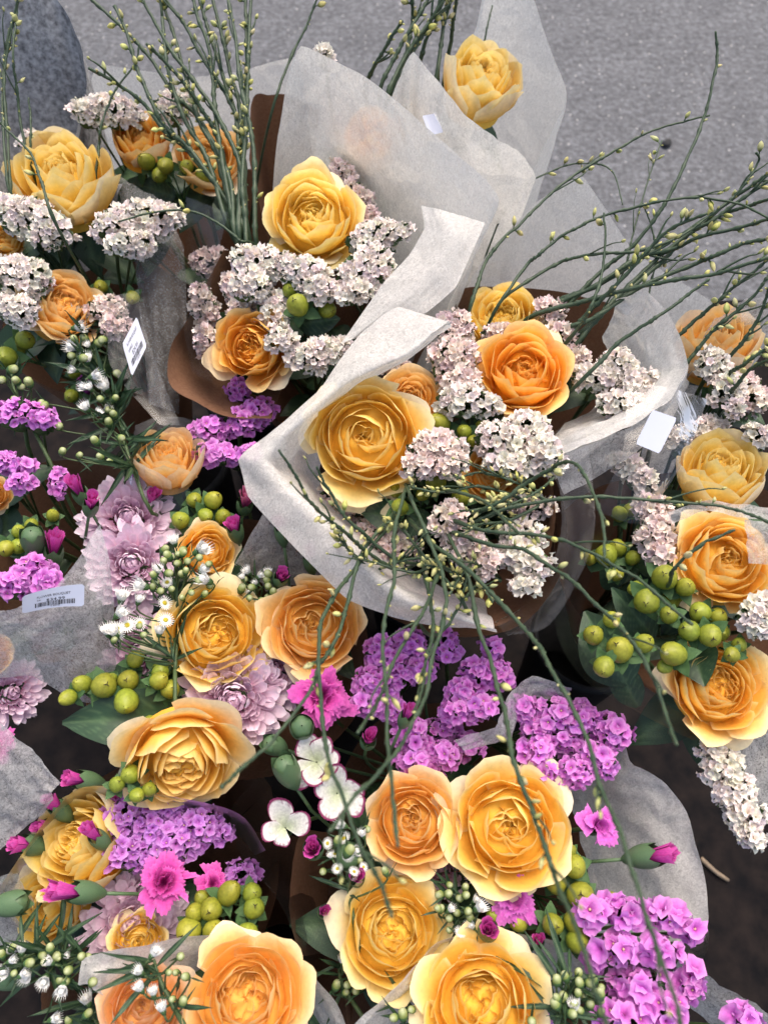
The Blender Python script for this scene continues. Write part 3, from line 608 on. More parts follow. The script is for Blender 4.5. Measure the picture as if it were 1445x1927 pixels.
# ---- paper
def plin2(pts, n):
    pts = np.asarray(pts, float); x = np.linspace(0, len(pts) - 1, n); return np.stack([np.interp(x, np.arange(len(pts)), pts[:, k]) for k in range(3)], 1)
def sheet(root, rows, mat, name, nu=40, nv=30, crinkle=0.0012, seed=1, label=None):
    """rows of 3-D points lofted into one sheet"""
    lin = mat.name.endswith('tissue_paper'); A = np.array([crom(r, nu) for r in rows]); A = A * .25 + .75 * np.array([plin2(r, nu) for r in rows]) if lin else A; crinkle = crinkle * (2.2 if lin else 1); G = np.array([crom(A[:, i], nv) for i in range(nu)])
    rng = np.random.default_rng(seed); U, V = np.meshgrid(np.linspace(0, 1, nu), np.linspace(0, 1, nv), indexing='ij')
    du = np.gradient(G, axis=0); dv = np.gradient(G, axis=1); nn = np.cross(du, dv); nn /= np.maximum(1e-9, np.linalg.norm(nn, axis=2))[..., None]
    h = np.zeros_like(U)
    for k in range(9):
        f = rng.normal(0, 1, 2) * (3 + 2.2 * k); h += np.abs(np.sin(f[0] * U + f[1] * V + rng.uniform(0, 6.3))) / (1 + .35 * k)
    G = G + nn * ((h - h.mean()) * crinkle)[..., None]
    return part(name, mesh(name, G.reshape(-1, 3), gridf(nu, nv), None, mat), root, label=label)
def PP(lst, dz=0.0): return [P(p[0], p[1], p[2] + dz) for p in lst]
def cone(root, b, rim, mat, name, lip=None, bulge=0.02, rb=0.03, zb=0.0, seed=1, crinkle=0.0015, nu=48, nv=34, f1=0.45):
    """wrapping sheet: from its rim down to where the stems are gathered; lip = edge folded back over the rim"""
    base = BQ[b] + np.array([0, 0, zb]); top = np.array(PP(rim)); bot, m1 = [], []
    for p in top:
        h = np.array([p[0] - base[0], p[1] - base[1], 0]); h = nrm(h); q = base + h * rb; bot.append(q); m1.append(p + (q - p) * f1 + h * bulge)
    rows = [top, m1, bot]
    if lip is not None: rows = [np.array(PP(lip))] + rows
    return sheet(root, rows, mat, name, nu, nv, crinkle, seed)
# ------------------------------------------------------------------ the setting
def ground_mat():
    m, N, L = newmat('asphalt'); tc = N.new('ShaderNodeTexCoord')
    n1 = nd(N, 'ShaderNodeTexNoise', Scale=9, Detail=6.0, Roughness=0.6); n2 = nd(N, 'ShaderNodeTexVoronoi', Scale=95.0); n3 = nd(N, 'ShaderNodeTexNoise', Scale=62, Detail=7.0, Roughness=0.75)
    n4 = nd(N, 'ShaderNodeTexVoronoi', Scale=60.0)
    for n in (n1, n2, n3, n4): L.new(tc.outputs['Object'], n.inputs['Vector'])
    r1 = ramp(N, [(0.3, (0.066, 0.069, 0.077)), (0.7, (0.098, 0.102, 0.112))]); L.new(n1.outputs[0], r1.inputs[0])
    r3 = ramp(N, [(0.32, (0.32, 0.32, 0.33)), (0.5, (1.0, 1.0, 1.0)), (0.66, (1.9, 1.9, 1.9))]); L.new(n3.outputs[0], r3.inputs[0])
    mx = nd(N, 'ShaderNodeMix', data_type='RGBA', blend_type='MULTIPLY'); mx.inputs[0].default_value = 1; L.new(r1.outputs[0], mx.inputs[6]); L.new(r3.outputs[0], mx.inputs[7])
    r4 = ramp(N, [(0.10, (0.7, 0.7, 0.7)), (0.22, (0, 0, 0))]); L.new(n4.outputs['Distance'], r4.inputs[0])
    r5 = ramp(N, [(0.62, (0, 0, 0)), (0.85, (1, 1, 1))]); 
    sp = N.new('ShaderNodeSeparateColor'); L.new(n4.outputs['Color'], sp.inputs[0]); L.new(sp.outputs[0], r5.inputs[0])
    ml = nd(N, 'ShaderNodeMath', operation='MULTIPLY'); L.new(r4.outputs[0], ml.inputs[0]); L.new(r5.outputs[0], ml.inputs[1])
    m2 = nd(N, 'ShaderNodeMix', data_type='RGBA'); L.new(ml.outputs[0], m2.inputs[0]); L.new(mx.outputs[2], m2.inputs[6]); m2.inputs[7].default_value = (0.5, 0.49, 0.48, 1)
    bp = nd(N, 'ShaderNodeBump', Strength=0.7, Distance=0.003); L.new(n2.outputs['Distance'], bp.inputs['Height'])
    bp2 = nd(N, 'ShaderNodeBump', Strength=0.5, Distance=0.002); L.new(n3.outputs[0], bp2.inputs['Height']); L.new(bp.outputs[0], bp2.inputs['Normal'])
    pb = nd(N, 'ShaderNodeBsdfPrincipled', Roughness=0.8); L.new(m2.outputs[2], pb.inputs['Base Color']); L.new(bp2.outputs[0], pb.inputs['Normal'])
    o = N.new('ShaderNodeOutputMaterial'); L.new(pb.outputs[0], o.inputs[0]); return m
def structure(name, me):
    o = bpy.data.objects.new(name, me); COL.objects.link(o); o['kind'] = 'structure'; WM[o.name] = Matrix.Identity(4); return o
structure('ground', mesh('ground', [(-150, -150, 0), (150, -150, 0), (150, 150, 0), (-150, 150, 0)], [[0, 1, 2, 3]], None, ground_mat()))
# dark slab added over the asphalt, near black for the shade under the bouquets
M_SHADE = plain_mat('dark_shade_slab', (0.005, 0.005, 0.006), (0.017, 0.013, 0.012), 35, 0.9, 0.6, 0.08)
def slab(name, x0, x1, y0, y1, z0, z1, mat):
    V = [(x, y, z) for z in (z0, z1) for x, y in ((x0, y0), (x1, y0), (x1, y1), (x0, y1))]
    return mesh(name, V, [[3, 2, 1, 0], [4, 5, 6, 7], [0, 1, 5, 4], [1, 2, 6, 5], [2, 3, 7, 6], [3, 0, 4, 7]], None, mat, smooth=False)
# ------------------------------------------------------------------ bouquets: where their stems are gathered
def bq(name, px, py, z, dx=0, dy=0, zb=0.30):
    p = P(px, py, z); BQ[name] = np.array([p[0] + dx, p[1] + dy, zb])
bq('b1', 110, 480, .74, 0, .05); bq('b2', 340, 260, .76, 0, .04); bq('b3', 590, 500, .76, 0, .06); bq('b4', 880, 250, .78, -.02, .03)
bq('b5', 850, 860, .77, 0, .11); bq('b6', 1350, 1020, .74, .02, .08); bq('b7', 30, 960, .70, 0, .05); bq('b8', 390, 1180, .68, 0, .08)
bq('b9', 230, 1620, .64, 0, .05); bq('b10', 880, 1580, .66, 0, .07); bq('b11', 400, 1900, .66, 0, .02); bq('b12', 900, 1900, .66, 0, .01)
xs = [v[0] for v in BQ.values()]; ys = [v[1] for v in BQ.values()]
o = bpy.data.objects.new('ground_mat', slab('ground_mat', min(xs) - 1.0, max(xs) + .6, min(ys) - .5, 1.2, 0.002, .010, M_SHADE)); COL.objects.link(o)
o['label'] = 'dark slab added on the ground for the shade under the flower buckets'; o['category'] = 'mat'
# black buckets
M_BUCKET = plain_mat('black_plastic', (0.008, 0.008, 0.009), (0.014, 0.014, 0.015), 60, 0.65, 0.1, 0.15)
def bucket(x, y, r, label):
    root = thing('flower_bucket', label, 'bucket', (x, y, .010), 'black flower buckets'); h = .28
    pr = [(.001, .0), (.80, .0), (.82, .01), (1.0, h - .02), (1.06, h - .018), (1.06, h), (.97, h), (.80, .02), (.001, .015)]
    part('body', lathe('body', [(a_ * r, b_) for a_, b_ in pr], 28, M_BUCKET), root, Matrix.Translation((x, y, .010)))
BL = {'b1': 'below the roses at the far left', 'b2': 'behind the upper left bouquets', 'b3': 'under the upper middle bouquet', 'b4': 'under the topmost rose', 'b5': 'under the large central bouquet', 'b6': 'under the right hand bouquet',
      'b7': 'under the left bouquet of purple statice', 'b8': 'under the chrysanthemum bouquet', 'b9': 'under the lower left bouquet', 'b10': 'under the lower middle bouquet', 'b11': 'at the bottom left edge', 'b12': 'at the bottom middle edge'}

for k in BQ: bucket(BQ[k][0], BQ[k][1], .075, 'round black plastic flower bucket ' + BL[k])
# ------------------------------------------------------------------ roses: bouquet, px, py, width px, height, turned (right, up), heart, openness, colour, label
ROSES = [
 ('b1', 120, 338, 190, .765, -.18, .72, 'swirl', .25, 'lemon', 'yellow peach rose in side view at the upper left beside grey paper'),
 ('b2', 265, 268, 105, .745, .0, .75, 'swirl', .2, 'amber', 'deep orange rose half hidden under the topmost white statice'),
 ('b2', 392, 300, 130, .735, .05, .6, 'swirl', .35, 'peach', 'pale peach rose behind the upright broom stems'),
 ('b1', 118, 578, 150, .735, .25, .45, 'quarter', .45, 'peach', 'peach rose tucked behind white statice at the left edge'),
 ('b1', 12, 452, 70, .755, -.2, .4, 'swirl', .4, 'gold', 'orange rose petal peeking through white statice at the left edge'),
 ('b3', 592, 412, 190, .785, -.05, .42, 'swirl', .6, 'lemon', 'bright yellow rose with one white outer petal, upper middle bouquet'),
 ('b3', 476, 655, 150, .750, -.25, .12, 'quarter', .5, 'amber', 'deep orange rose leaning left beside the brown paper flap'),
 ('b4', 902, 158, 150, .800, .22, .78, 'quarter', .15, 'lemon', 'topmost rose, pale yellow, standing in white tissue'),
 ('b4', 705, 262, 110, .770, -.1, .6, 'swirl', .3, 'amber', 'rose blurred behind the tall tissue sheet of the upper middle bouquet'),
 ('b5', 946, 605, 150, .755, -.02, .55, 'quarter', .4, 'lemon', 'pale yellow rose behind the orange rose in the central bouquet'),
 ('b5', 986, 702, 182, .780, .08, .42, 'swirl', .55, 'amber', 'orange rose in the upper right of the central bouquet'),
 ('b5', 690, 824, 242, .787, -.04, .12, 'swirl', .85, 'sun', 'largest open golden rose in the middle of the photo'),
 ('b5', 772, 752, 130, .760, .15, .45, 'swirl', .5, 'peach', 'pale rose half hidden behind the largest golden rose'),
 ('b5', 925, 890, 120, .762, .0, .2, 'swirl', .6, 'peach', 'peach rose mostly covered by white statice and broom in the central bouquet'),
 ('b6', 1345, 650, 150, .760, .1, .82, 'swirl', .1, 'peach', 'peach rose in side view behind broom stems at the right edge'),
 ('b6', 1352, 892, 158, .765, .20, .70, 'quarter', .2, 'lemon', 'yellow rose in side view at the right edge above another rose'),
 ('b6', 1362, 1058, 200, .765, .32, .25, 'swirl', .6, 'gold', 'golden rose at the right edge above the green berries'),
 ('b6', 1348, 1292, 192, .735, .30, .15, 'quarter', .6, 'gold', 'golden rose at the right edge below the green berries'),
 ('b8', 316, 866, 128, .705, -.05, .70, 'quarter', .15, 'peach', 'closed orange rose beside purple statice left of the central bouquet'),
 ('b8', 390, 1038, 112, .690, .15, .25, 'swirl', .5, 'gold', 'small golden rose behind white asters'),
 ('b8', 405, 1192, 205, .705, .12, .12, 'quarter', .7, 'sun', 'golden rose next to white asters left of middle'),
 ('b8', 590, 1178, 192, .700, .0, .12, 'swirl', .7, 'peach', 'peach rose just below the rim of the central bouquet, crossed by broom'),
 ('b8', 343, 1430, 232, .695, .02, -.66, 'quarter', .8, 'gold', 'wide golden rose with cream outer petals above a berry cluster'),
 ('b9', 155, 1590, 185, .655, -.62, .10, 'quarter', .3, 'butter', 'yellow rose in side view at the lower left'),
 ('b9', 98, 1698, 150, .640, -.6, -.05, 'swirl', .4, 'butter', 'pale yellow rose behind a pink bud at the lower left'),
 ('b10', 775, 1545, 178, .690, .02, .10, 'swirl', .6, 'peach', 'peach rose touching the largest lower rose'),
 ('b10', 958, 1556, 238, .700, .06, -.02, 'swirl', .85, 'sun', 'large golden rose beside purple statice, lower middle'),
 ('b10', 738, 1752, 212, .680, .10, .05, 'quarter', .75, 'butter', 'butter yellow rose with a crumpled heart, lower middle'),
 ('b11', 268, 1898, 165, .680, -.05, .15, 'swirl', .6, 'pink', 'pinkish rose cut by the bottom edge'),
 ('b11', 462, 1880, 245, .700, -.02, .10, 'quarter', .8, 'peach', 'large peach rose cut by the bottom edge, left of middle'),
 ('b12', 905, 1888, 250, .700, .0, .08, 'quarter', .8, 'sun', 'large golden rose cut by the bottom edge, right of middle'),
 ('b9', 262, 1772, 110, .645, .0, .0, 'swirl', .6, 'butter', 'yellow rose petals showing above the lower left tissue edge'),
 ('b7', -12, 932, 70, .700, .2, .2, 'swirl', .5, 'peach', 'orange rose showing a sliver at the left edge above purple statice'),
 ('b7', -22, 1232, 90, .690, .2, .1, 'swirl', .6, 'peach', 'peach rose showing a sliver at the left edge below the price sticker'),
]
for k, r in enumerate(ROSES): rose(*r, seed=2000 + 13 * k + (7 if k == 22 else 0))
# ------------------------------------------------------------------ pale statice
W = [
 ('b2', [(205, 198, 130, 55, -8), (170, 200, 60, 50, 20)], .785, 'white', 'white statice head standing highest at the upper left', .0, .62),
 ('b2', [(330, 190, 80, 60, 10)], .775, 'white', 'white statice beside the broom stems near the upper left', .0, .62),
 ('b1', [(45, 400, 90, 70, 20), (95, 425, 80, 70, -30), (20, 385, 60, 50, 0)], .785, 'white', 'white statice under the upper left rose', -.1, .4),
 ('b1', [(40, 520, 100, 90, 30), (30, 580, 80, 60, -20)], .775, 'white', 'large white statice against the left edge', -.1, .3),
 ('b1', [(225, 420, 90, 75, 20), (290, 405, 100, 75, 5), (250, 455, 90, 50, 0)], .775, 'white', 'white statice between the upper left rose and the broom stems', .1, .4),
 ('b1', [(205, 580, 75, 55, -5), (222, 612, 60, 50, 0)], .735, 'blush', 'dull pink statice above the diamond shaped price sticker', .1, .3),
 ('b3', [(490, 490, 110, 70, -5), (570, 510, 110, 70, -25), (470, 530, 80, 60, 20), (605, 540, 60, 55, 0)], .795, 'white', 'broad white statice below the bright yellow rose', -.05, .35),
 ('b3', [(712, 440, 120, 60, 15), (690, 505, 120, 80, 35), (670, 545, 70, 45, 20)], .795, 'white', 'white statice right of the bright yellow rose', .1, .35),
 ('b3', [(515, 585, 60, 80, 15), (530, 635, 60, 55, 0)], .772, 'white', 'small white statice hanging above the deep orange rose', 0, .2),
 ('b3', [(380, 570, 55, 80, 10), (385, 640, 50, 60, 0)], .745, 'blush', 'dull pink statice beside the brown paper flap', -.2, .2),
 ('b3', [(590, 665, 90, 65, 25), (630, 655, 60, 50, 20)], .762, 'white', 'white statice under the folded tissue edge', 0, .2),
 ('b3', [(645, 325, 50, 60, 30), (675, 370, 55, 70, 30), (695, 410, 40, 50, 0)], .765, 'blush', 'pink statice in the shade of the tall tissue sheet', .1, .4),
 ('b5', [(855, 615, 75, 80, 20), (855, 670, 95, 90, 0), (870, 715, 80, 60, 0)], .785, 'blush', 'tall pink white statice left of the orange rose', -.05, .35),
 ('b5', [(882, 752, 120, 60, -5)], .800, 'white', 'small white statice head right above a green berry', 0, .35),
 ('b5', [(820, 842, 110, 70, 10), (800, 875, 90, 50, 0), (850, 870, 60, 60, 0)], .805, 'blush', 'pink white statice touching the largest golden rose', .0, .2),
 ('b5', [(950, 825, 110, 75, -5), (1020, 850, 90, 75, -35), (990, 800, 90, 60, 0), (960, 870, 80, 50, 0)], .800, 'white', 'broad white statice right of the pink white one in the central bouquet', .05, .25),
 ('b5', [(845, 980, 75, 80, -30), (880, 1025, 80, 80, -40), (915, 1065, 50, 60, -40)], .795, 'blush', 'pink statice under the broom shoots in the central bouquet', .0, .05),
 ('b5', [(985, 1010, 90, 60, -10), (1000, 1060, 80, 70, -20), (960, 1040, 60, 60, 0), (990, 1100, 60, 40, 0)], .780, 'white', 'white statice near the lower right rim of the central bouquet', .05, .05),
 ('b5', [(1035, 580, 60, 55, -40), (1055, 630, 60, 65, -30), (1080, 670, 55, 60, -30)], .775, 'blush', 'narrow pink white statice leaning between orange rose and broom stems', .1, .4),
 ('b5', [(1120, 705, 90, 55, 5), (1160, 680, 80, 60, 10), (1200, 715, 90, 60, -10), (1240, 735, 60, 50, 0), (1170, 755, 90, 50, 0)], .785, 'white', 'wide white statice before the right tissue lobe', .1, .4),
 ('b6', [(1345, 680, 70, 60, -45), (1370, 725, 60, 70, -40), (1385, 765, 40, 40, 0)], .790, 'white', 'white statice leaning over the peach rose at the right edge', .2, .4),
 ('b6', [(1410, 740, 70, 90, 0)], .770, 'blush', 'pink white statice behind another statice at the right edge', .2, .4),
 ('b6', [(1305, 812, 120, 50, 10), (1340, 800, 60, 50, 0)], .765, 'white', 'white statice right of the blank sticker', .1, .4),
 ('b6', [(1180, 870, 70, 45, -20), (1210, 900, 70, 50, -30)], .752, 'white', 'small white statice below the blank sticker', .1, .3),
 ('b6', [(1225, 955, 70, 60, -20), (1235, 1000, 80, 70, 0), (1240, 1040, 60, 50, 0)], .765, 'blush', 'pink statice left of the golden rose at the right edge', .0, .25),
 ('b6', [(1345, 1410, 60, 60, -50), (1365, 1450, 75, 80, -50), (1385, 1495, 80, 80, -50), (1405, 1540, 75, 75, -50), (1415, 1575, 60, 45, -20)], .720, 'white', 'long cream white statice spike hanging at the lower right', .2, -.15),
 ('b6', [(1435, 1160, 80, 80, 0), (1440, 1130, 40, 40, 0)], .780, 'white', 'white statice cut by the right edge beside berries', .2, .2),
 ('b6', [(1432, 812, 60, 45, -20)], .790, 'white', 'white statice with green bracts cut by the right edge', .2, .5),
 ('b5', [(938, 622, 70, 34, 0)], .785, 'blush', 'tiny pink statice lying on the pale yellow rose', 0, .4),
 ('b5', [(640, 950, 90, 70, -40), (700, 1010, 80, 70, -30), (745, 1030, 90, 70, 0)], .735, 'blush', 'shaded pink statice inside the left rim of the central bouquet', 0, .1),
 ('b5', [(738, 684, 70, 35, 0)], .765, 'blush', 'shaded pink statice above the largest golden rose', 0, .3),
 ('b4', [(612, 96, 44, 30, -35)], .840, 'white', 'tiny white statice tip showing above the tall tissue sheet', 0, .6),
 ('b3', [(455, 590, 60, 70, 0), (440, 540, 50, 60, 0)], .755, 'blush', 'pink statice between the broad white statice and the brown flap', -.1, .2),
 ('b5', [(1000, 955, 90, 50, 0)], .762, 'blush', 'shaded statice behind the broom shoots', 0, .2),
 ('b3', [(395, 490, 70, 60, 0)], .70, 'blush', 'shaded statice behind film left of the broad white statice', -.1, .3),
 ('b1', [(60, 262, 60, 40, 0)], .765, 'white', 'white statice peeking above the upper left rose', -.1, .6),
]
for w in W: statice(w[0], w[1], w[2], w[3], w[4], size=.0037, ax=w[5], ay=w[6], dens=1.15)
# ------------------------------------------------------------------ purple statice
PU = [
 ('b7', [(45, 772, 110, 50, -2), (80, 785, 60, 35, -10)], .745, 'purple', 'flat purple statice head at the left edge under the berries', 0, .55),
 ('b7', [(15, 868, 50, 40, 0), (45, 875, 50, 40, 0), (40, 905, 55, 40, -10)], .735, 'purple', 'small purple statice in the left bouquet above the pink buds', 0, .35),
 ('b7', [(60, 1070, 80, 60, 20), (30, 1095, 90, 60, 0), (90, 1090, 60, 60, 0)], .735, 'purple', 'purple statice right above the price sticker at the left', 0, .35),
 ('b7', [(112, 905, 40, 60, 0)], .715, 'purple', 'purple statice beside the upper pink bud of the left bouquet', 0, .3),
 ('b8', [(450, 730, 50, 50, 20), (400, 805, 75, 50, 0), (455, 790, 70, 55, 0), (410, 850, 90, 45, -10), (490, 770, 60, 60, 0), (470, 850, 50, 40, 0)], .705, 'purple', 'purple statice beside the closed orange rose', .05, .35),
 ('b9', [(240, 1540, 95, 85, 20), (255, 1600, 110, 75, 0), (330, 1580, 100, 80, 10), (320, 1510, 70, 60, 30), (375, 1550, 90, 75, -10), (290, 1550, 80, 80, 0)], .665, 'violet', 'dense purple statice above the open pink carnation at the lower left', .0, .15),
 ('b9', [(422, 1566, 50, 45, 20)], .655, 'violet', 'tiny purple statice near the clear film at the lower left', .1, .15),
 ('b9', [(460, 1645, 70, 60, 0), (420, 1660, 50, 40, 0)], .640, 'violet', 'purple statice right above the green berries at the lower left', .1, .15),
 ('b9', [(80, 1632, 80, 50, 0)], .625, 'violet', 'shaded purple statice at the far lower left', -.1, .1),
 ('b10', [(715, 1225, 65, 60, 0), (770, 1215, 75, 65, 0), (745, 1265, 80, 60, 0), (700, 1285, 80, 60, -20), (690, 1325, 60, 45, 0), (790, 1260, 60, 50, 0), (735, 1240, 60, 60, 0), (725, 1310, 60, 50, 0, -.01)], .695, 'purple', 'purple statice directly under the rim of the central bouquet', 0, .1),
 ('b10', [(845, 1215, 50, 70, 0), (925, 1220, 45, 45, 0), (900, 1265, 70, 60, 20), (870, 1300, 70, 60, 0), (940, 1270, 55, 60, 0), (900, 1330, 80, 55, 10), (855, 1340, 60, 50, 0)], .700, 'purple', 'purple statice in the middle, right of the crossing broom stems', .05, .1),
 ('b10', [(780, 1385, 80, 70, 10), (780, 1435, 80, 60, 0), (835, 1420, 70, 60, -10), (740, 1340, 60, 50, 0), (830, 1370, 70, 50, 0, -.01), (880, 1400, 60, 50, 0, -.01)], .680, 'purple', 'purple statice above the peach rose of the lower bouquet', .0, .1),
 ('b10', [(985, 1330, 60, 60, 0), (1045, 1340, 80, 70, 0), (1095, 1350, 70, 60, 0), (1150, 1375, 70, 75, -30), (1120, 1420, 70, 60, 0), (1010, 1410, 65, 70, 0), (1080, 1450, 80, 55, 0), (1030, 1460, 45, 50, 0), (1140, 1440, 50, 50, 0), (1060, 1390, 80, 60, 0, -.01), (1010, 1365, 60, 60, 0, -.008)], .700, 'purple', 'wide purple statice above the large golden rose, lower right', .1, .15),
 ('b12', [(1120, 1720, 80, 60, 0), (1175, 1715, 90, 60, -10), (1255, 1725, 90, 60, -10), (1300, 1750, 50, 50, 0), (1160, 1785, 90, 70, 0), (1240, 1790, 90, 65, 0)], .705, 'purple', 'big purple statice before the grey tissue at the lower right', .1, .1, 0.0064),
 ('b12', [(1200, 1850, 110, 70, 0), (1300, 1845, 60, 70, 0), (1170, 1910, 110, 70, 0), (1250, 1900, 90, 80, 0), (1120, 1800, 50, 60, 0)], .695, 'purple', 'big purple statice at the bottom edge under the lower right one', .1, .05, 0.0064),
 ('b12', [(1400, 1915, 70, 60, -20)], .690, 'purple', 'small purple statice in the lower right corner', .1, .1, 0.0064),
 ('b12', [(1010, 1925, 60, 40, 0)], .665, 'violet', 'purple statice sliver at the bottom edge beside asters', .0, .1),
]
for w in PU: statice(w[0], w[1], w[2], w[3], w[4], size=w[7] if len(w) > 7 else .0047, ax=w[5], ay=w[6], dens=1.15)
# ------------------------------------------------------------------ berries
berries('b6', [(1165, 1222, 25), (1136, 1255, 20), (1116, 1195, 19), (1150, 1166, 16), (1212, 1210, 18)], .765, 'five green berries in the nearest cluster at the right, above dark leaves',
        [((1180, 1290, .72), (1100, 1150, .735), 110, 3), ((1230, 1200, .72), (1150, 1105, .74), 60, 4), ((1200, 1330, .70), (1140, 1220, .72), 60, 8)])
berries('b6', [(1216, 1132, 24), (1250, 1086, 24), (1289, 1105, 18), (1258, 1157, 17), (1262, 1128, 18, -.02), (1272, 1120, 16, -.02), (1196, 1108, 15, -.015)], .765, 'green berries left of the golden rose at the right edge')
berries('b6', [(1316, 1152, 20), (1350, 1160, 17, -.01), (1296, 1187, 20), (1335, 1196, 22), (1266, 1230, 23), (1250, 1254, 14, -.01), (1355, 1190, 17, -.015)], .765, 'green berries between two golden roses at the right edge', [((1300, 1210, .735), (1325, 1292, .75), 80, 5)])
berries('b6', [(1376, 1232, 15), (1390, 1213, 14, -.005)], .768, 'two small green berries lying on the lower right golden rose')
berries('b6', [(1140, 1044, 21), (1161, 1031, 17, -.005), (1190, 1050, 14), (1110, 1050, 14, -.01), (1160, 1081, 13)], .742, 'green berries behind clear film right of the central bouquet', [((1170, 1100, .70), (1130, 1060, .71), 60, 6)])
berries('b6', [(1165, 967, 15), (1185, 960, 14, -.005)], .735, 'two green berries behind the blank sticker film')
berries('b6', [(1292, 857, 16)], .745, 'single green berry beside the yellow rose at the right edge')
berries('b8', [(155, 1287, 17), (197, 1290, 24), (242, 1280, 20), (256, 1240, 16), (128, 1313, 15), (238, 1320, 23), (303, 1262, 18), (300, 1280, 17, .004), (321, 1297, 18, -.008), (212, 1275, 9)], .705, 'cluster of green berries above a broad dark leaf at the left',
        [((375, 1345, .675), (118, 1360, .69), 105, 7), ((255, 1275, .675), (190, 1265, .68), 40, 9)])
berries('b8', [(345, 1352, 19), (283, 1362, 16)], .690, 'two green berries above the wide golden rose')
berries('b8', [(366, 941, 15), (402, 941, 17), (340, 979, 17), (387, 970, 14), (420, 972, 15)], .695, 'five green berries under the closed orange rose')
berries('b8', [(246, 1457, 18), (221, 1476, 15), (258, 1497, 14), (281, 1486, 14, -.006)], .705, 'four green berries touching the wide golden rose', [((250, 1480, .69), (230, 1440, .695), 40, 2)])
berries('b9', [(432, 1680, 21), (475, 1680, 18), (398, 1711, 21), (478, 1708, 20, .006), (367, 1717, 17), (355, 1752, 24), (402, 1752, 20), (432, 1763, 17), (466, 1757, 20), (382, 1692, 16, -.008)], .665, 'ten green berries at the lower left above a tissue edge',
        [((440, 1750, .63), (480, 1790, .63), 50, 5)])
berries('b3', [(560, 574, 21), (545, 546, 14), (616, 582, 17, -.012)], .782, 'three green berries under the broad white statice', [((560, 610, .75), (640, 600, .755), 55, 3), ((540, 620, .75), (500, 640, .75), 50, 4)])
berries('b5', [(826, 796, 20), (873, 812, 14), (890, 830, 12), (905, 800, 11)], .780, 'green berries beside the largest golden rose', [((840, 850, .75), (800, 780, .755), 50, 3)])
berries('b5', [(752, 955, 17), (746, 922, 15, -.01), (820, 905, 20, -.005), (866, 936, 18, -.005), (795, 930, 13, -.012)], .775, 'green berries under the largest golden rose among broom shoots', [((760, 970, .745), (680, 965, .75), 60, 2), ((800, 960, .745), (770, 1010, .745), 50, 6)])
berries('b10', [(1080, 1630, 22), (1092, 1686, 26), (1046, 1662, 20, -.008), (1072, 1600, 12)], .695, 'green berries beside the large golden rose, lower right')
berries('b10', [(1040, 1740, 20), (1082, 1735, 22), (1086, 1772, 21), (1148, 1692, 14), (975, 1735, 18, -.012), (930, 1725, 16, -.015)], .690, 'green berries above the lower right purple statice', [((1070, 1700, .67), (1060, 1670, .68), 40, 2)])
berries('b2', [(275, 302, 17), (312, 312, 15), (352, 314, 13), (385, 328, 16, -.008), (300, 330, 14, -.01)], .742, 'green berries under the pale peach rose at the upper left', [((330, 370, .70), (270, 350, .70), 70, 2)])
berries('b1', [(12, 672, 20), (48, 640, 18), (35, 655, 14, -.01)], .730, 'green berries at the left edge under the white statice')
berries('b1', [(190, 540, 13), (250, 560, 13)], .725, 'two green berries behind film near the upper left')
berries('b7', [(12, 1032, 16), (36, 1028, 15), (36, 1000, 13), (60, 988, 13, -.008), (100, 970, 12, -.01)], .715, 'green berries at the left edge above purple statice')
berries('b1', [(140, 700, 13), (135, 745, 13)], .69, 'two shaded green berries among the white asters at the left')
# ------------------------------------------------------------------ chrysanthemums
mum('b8', 240, 975, 185, .690, -.1, .25, 'pale pink chrysanthemum, the upper of two beside the small golden rose', 130)
mum('b8', 248, 1062, 175, .695, -.1, .05, 'pale pink chrysanthemum behind the white asters', 130)
mum('b8', 440, 1318, 205, .690, -.05, -.05, 'pale lilac pink chrysanthemum below the golden rose left of middle', 160)
mum('b8', 515, 1262, 160, .680, .15, .0, 'pale chrysanthemum half hidden by the peach rose', 120)
mum('b8', 262, 1225, 160, .670, -.25, .05, 'shaded chrysanthemum behind berries and asters at the left', 110)
mum('b9', 250, 1738, 205, .640, 0, .05, 'pale pink chrysanthemum above the yellow petals at the lower left', 130)
mum('b9', 275, 1672, 130, .635, 0, .1, 'shaded chrysanthemum behind the pink carnation at the lower left', 90)
mum('b7', 25, 1305, 130, .660, .2, 0, 'shaded pale chrysanthemum at the left edge', 90)
mum('b10', 830, 1635, 130, .655, 0, 0, 'lilac chrysanthemum in the shade between two lower roses', 90)
# ------------------------------------------------------------------ carnations
carnation('b10', 606, 1308, 112, .710, .05, .1, 'magenta', 'open bright pink carnation crossed by broom stems in the middle')
carnation('b9', 310, 1660, 98, .680, .05, .05, 'magenta', 'open bright pink carnation at the lower left')
carnation('b10', 965, 1690, 92, .685, .1, -.2, 'lilac', 'open pink carnation tucked under the large golden rose')
carnation('b10', 1132, 1552, 80, .690, .45, .1, 'lilac', 'open pink carnation in side view before the grey tissue', n=10)
carnation('b9', 402, 1662, 70, .655, .1, .2, 'magenta', 'pink carnation half hidden behind green berries', n=12)
carnation('b7', -22, 1410, 100, .700, .1, .1, 'magenta', 'pink carnation cut by the left edge')
EG = (0.24, 0.0, 0.09)
carnation('b10', 592, 1428, 118, .710, -.1, .15, 'white', 'white carnation with crimson edges, upper of three', EG, 5, grp='white carnations with crimson edges')
carnation('b10', 642, 1495, 112, .705, .2, -.05, 'white', 'white carnation with crimson edges beside the peach rose', EG, 5, grp='white carnations with crimson edges')
carnation('b10', 532, 1560, 100, .700, -.15, -.05, 'white', 'white carnation with crimson edges shaped like a butterfly, lowest left', EG, 4, grp='white carnations with crimson edges')
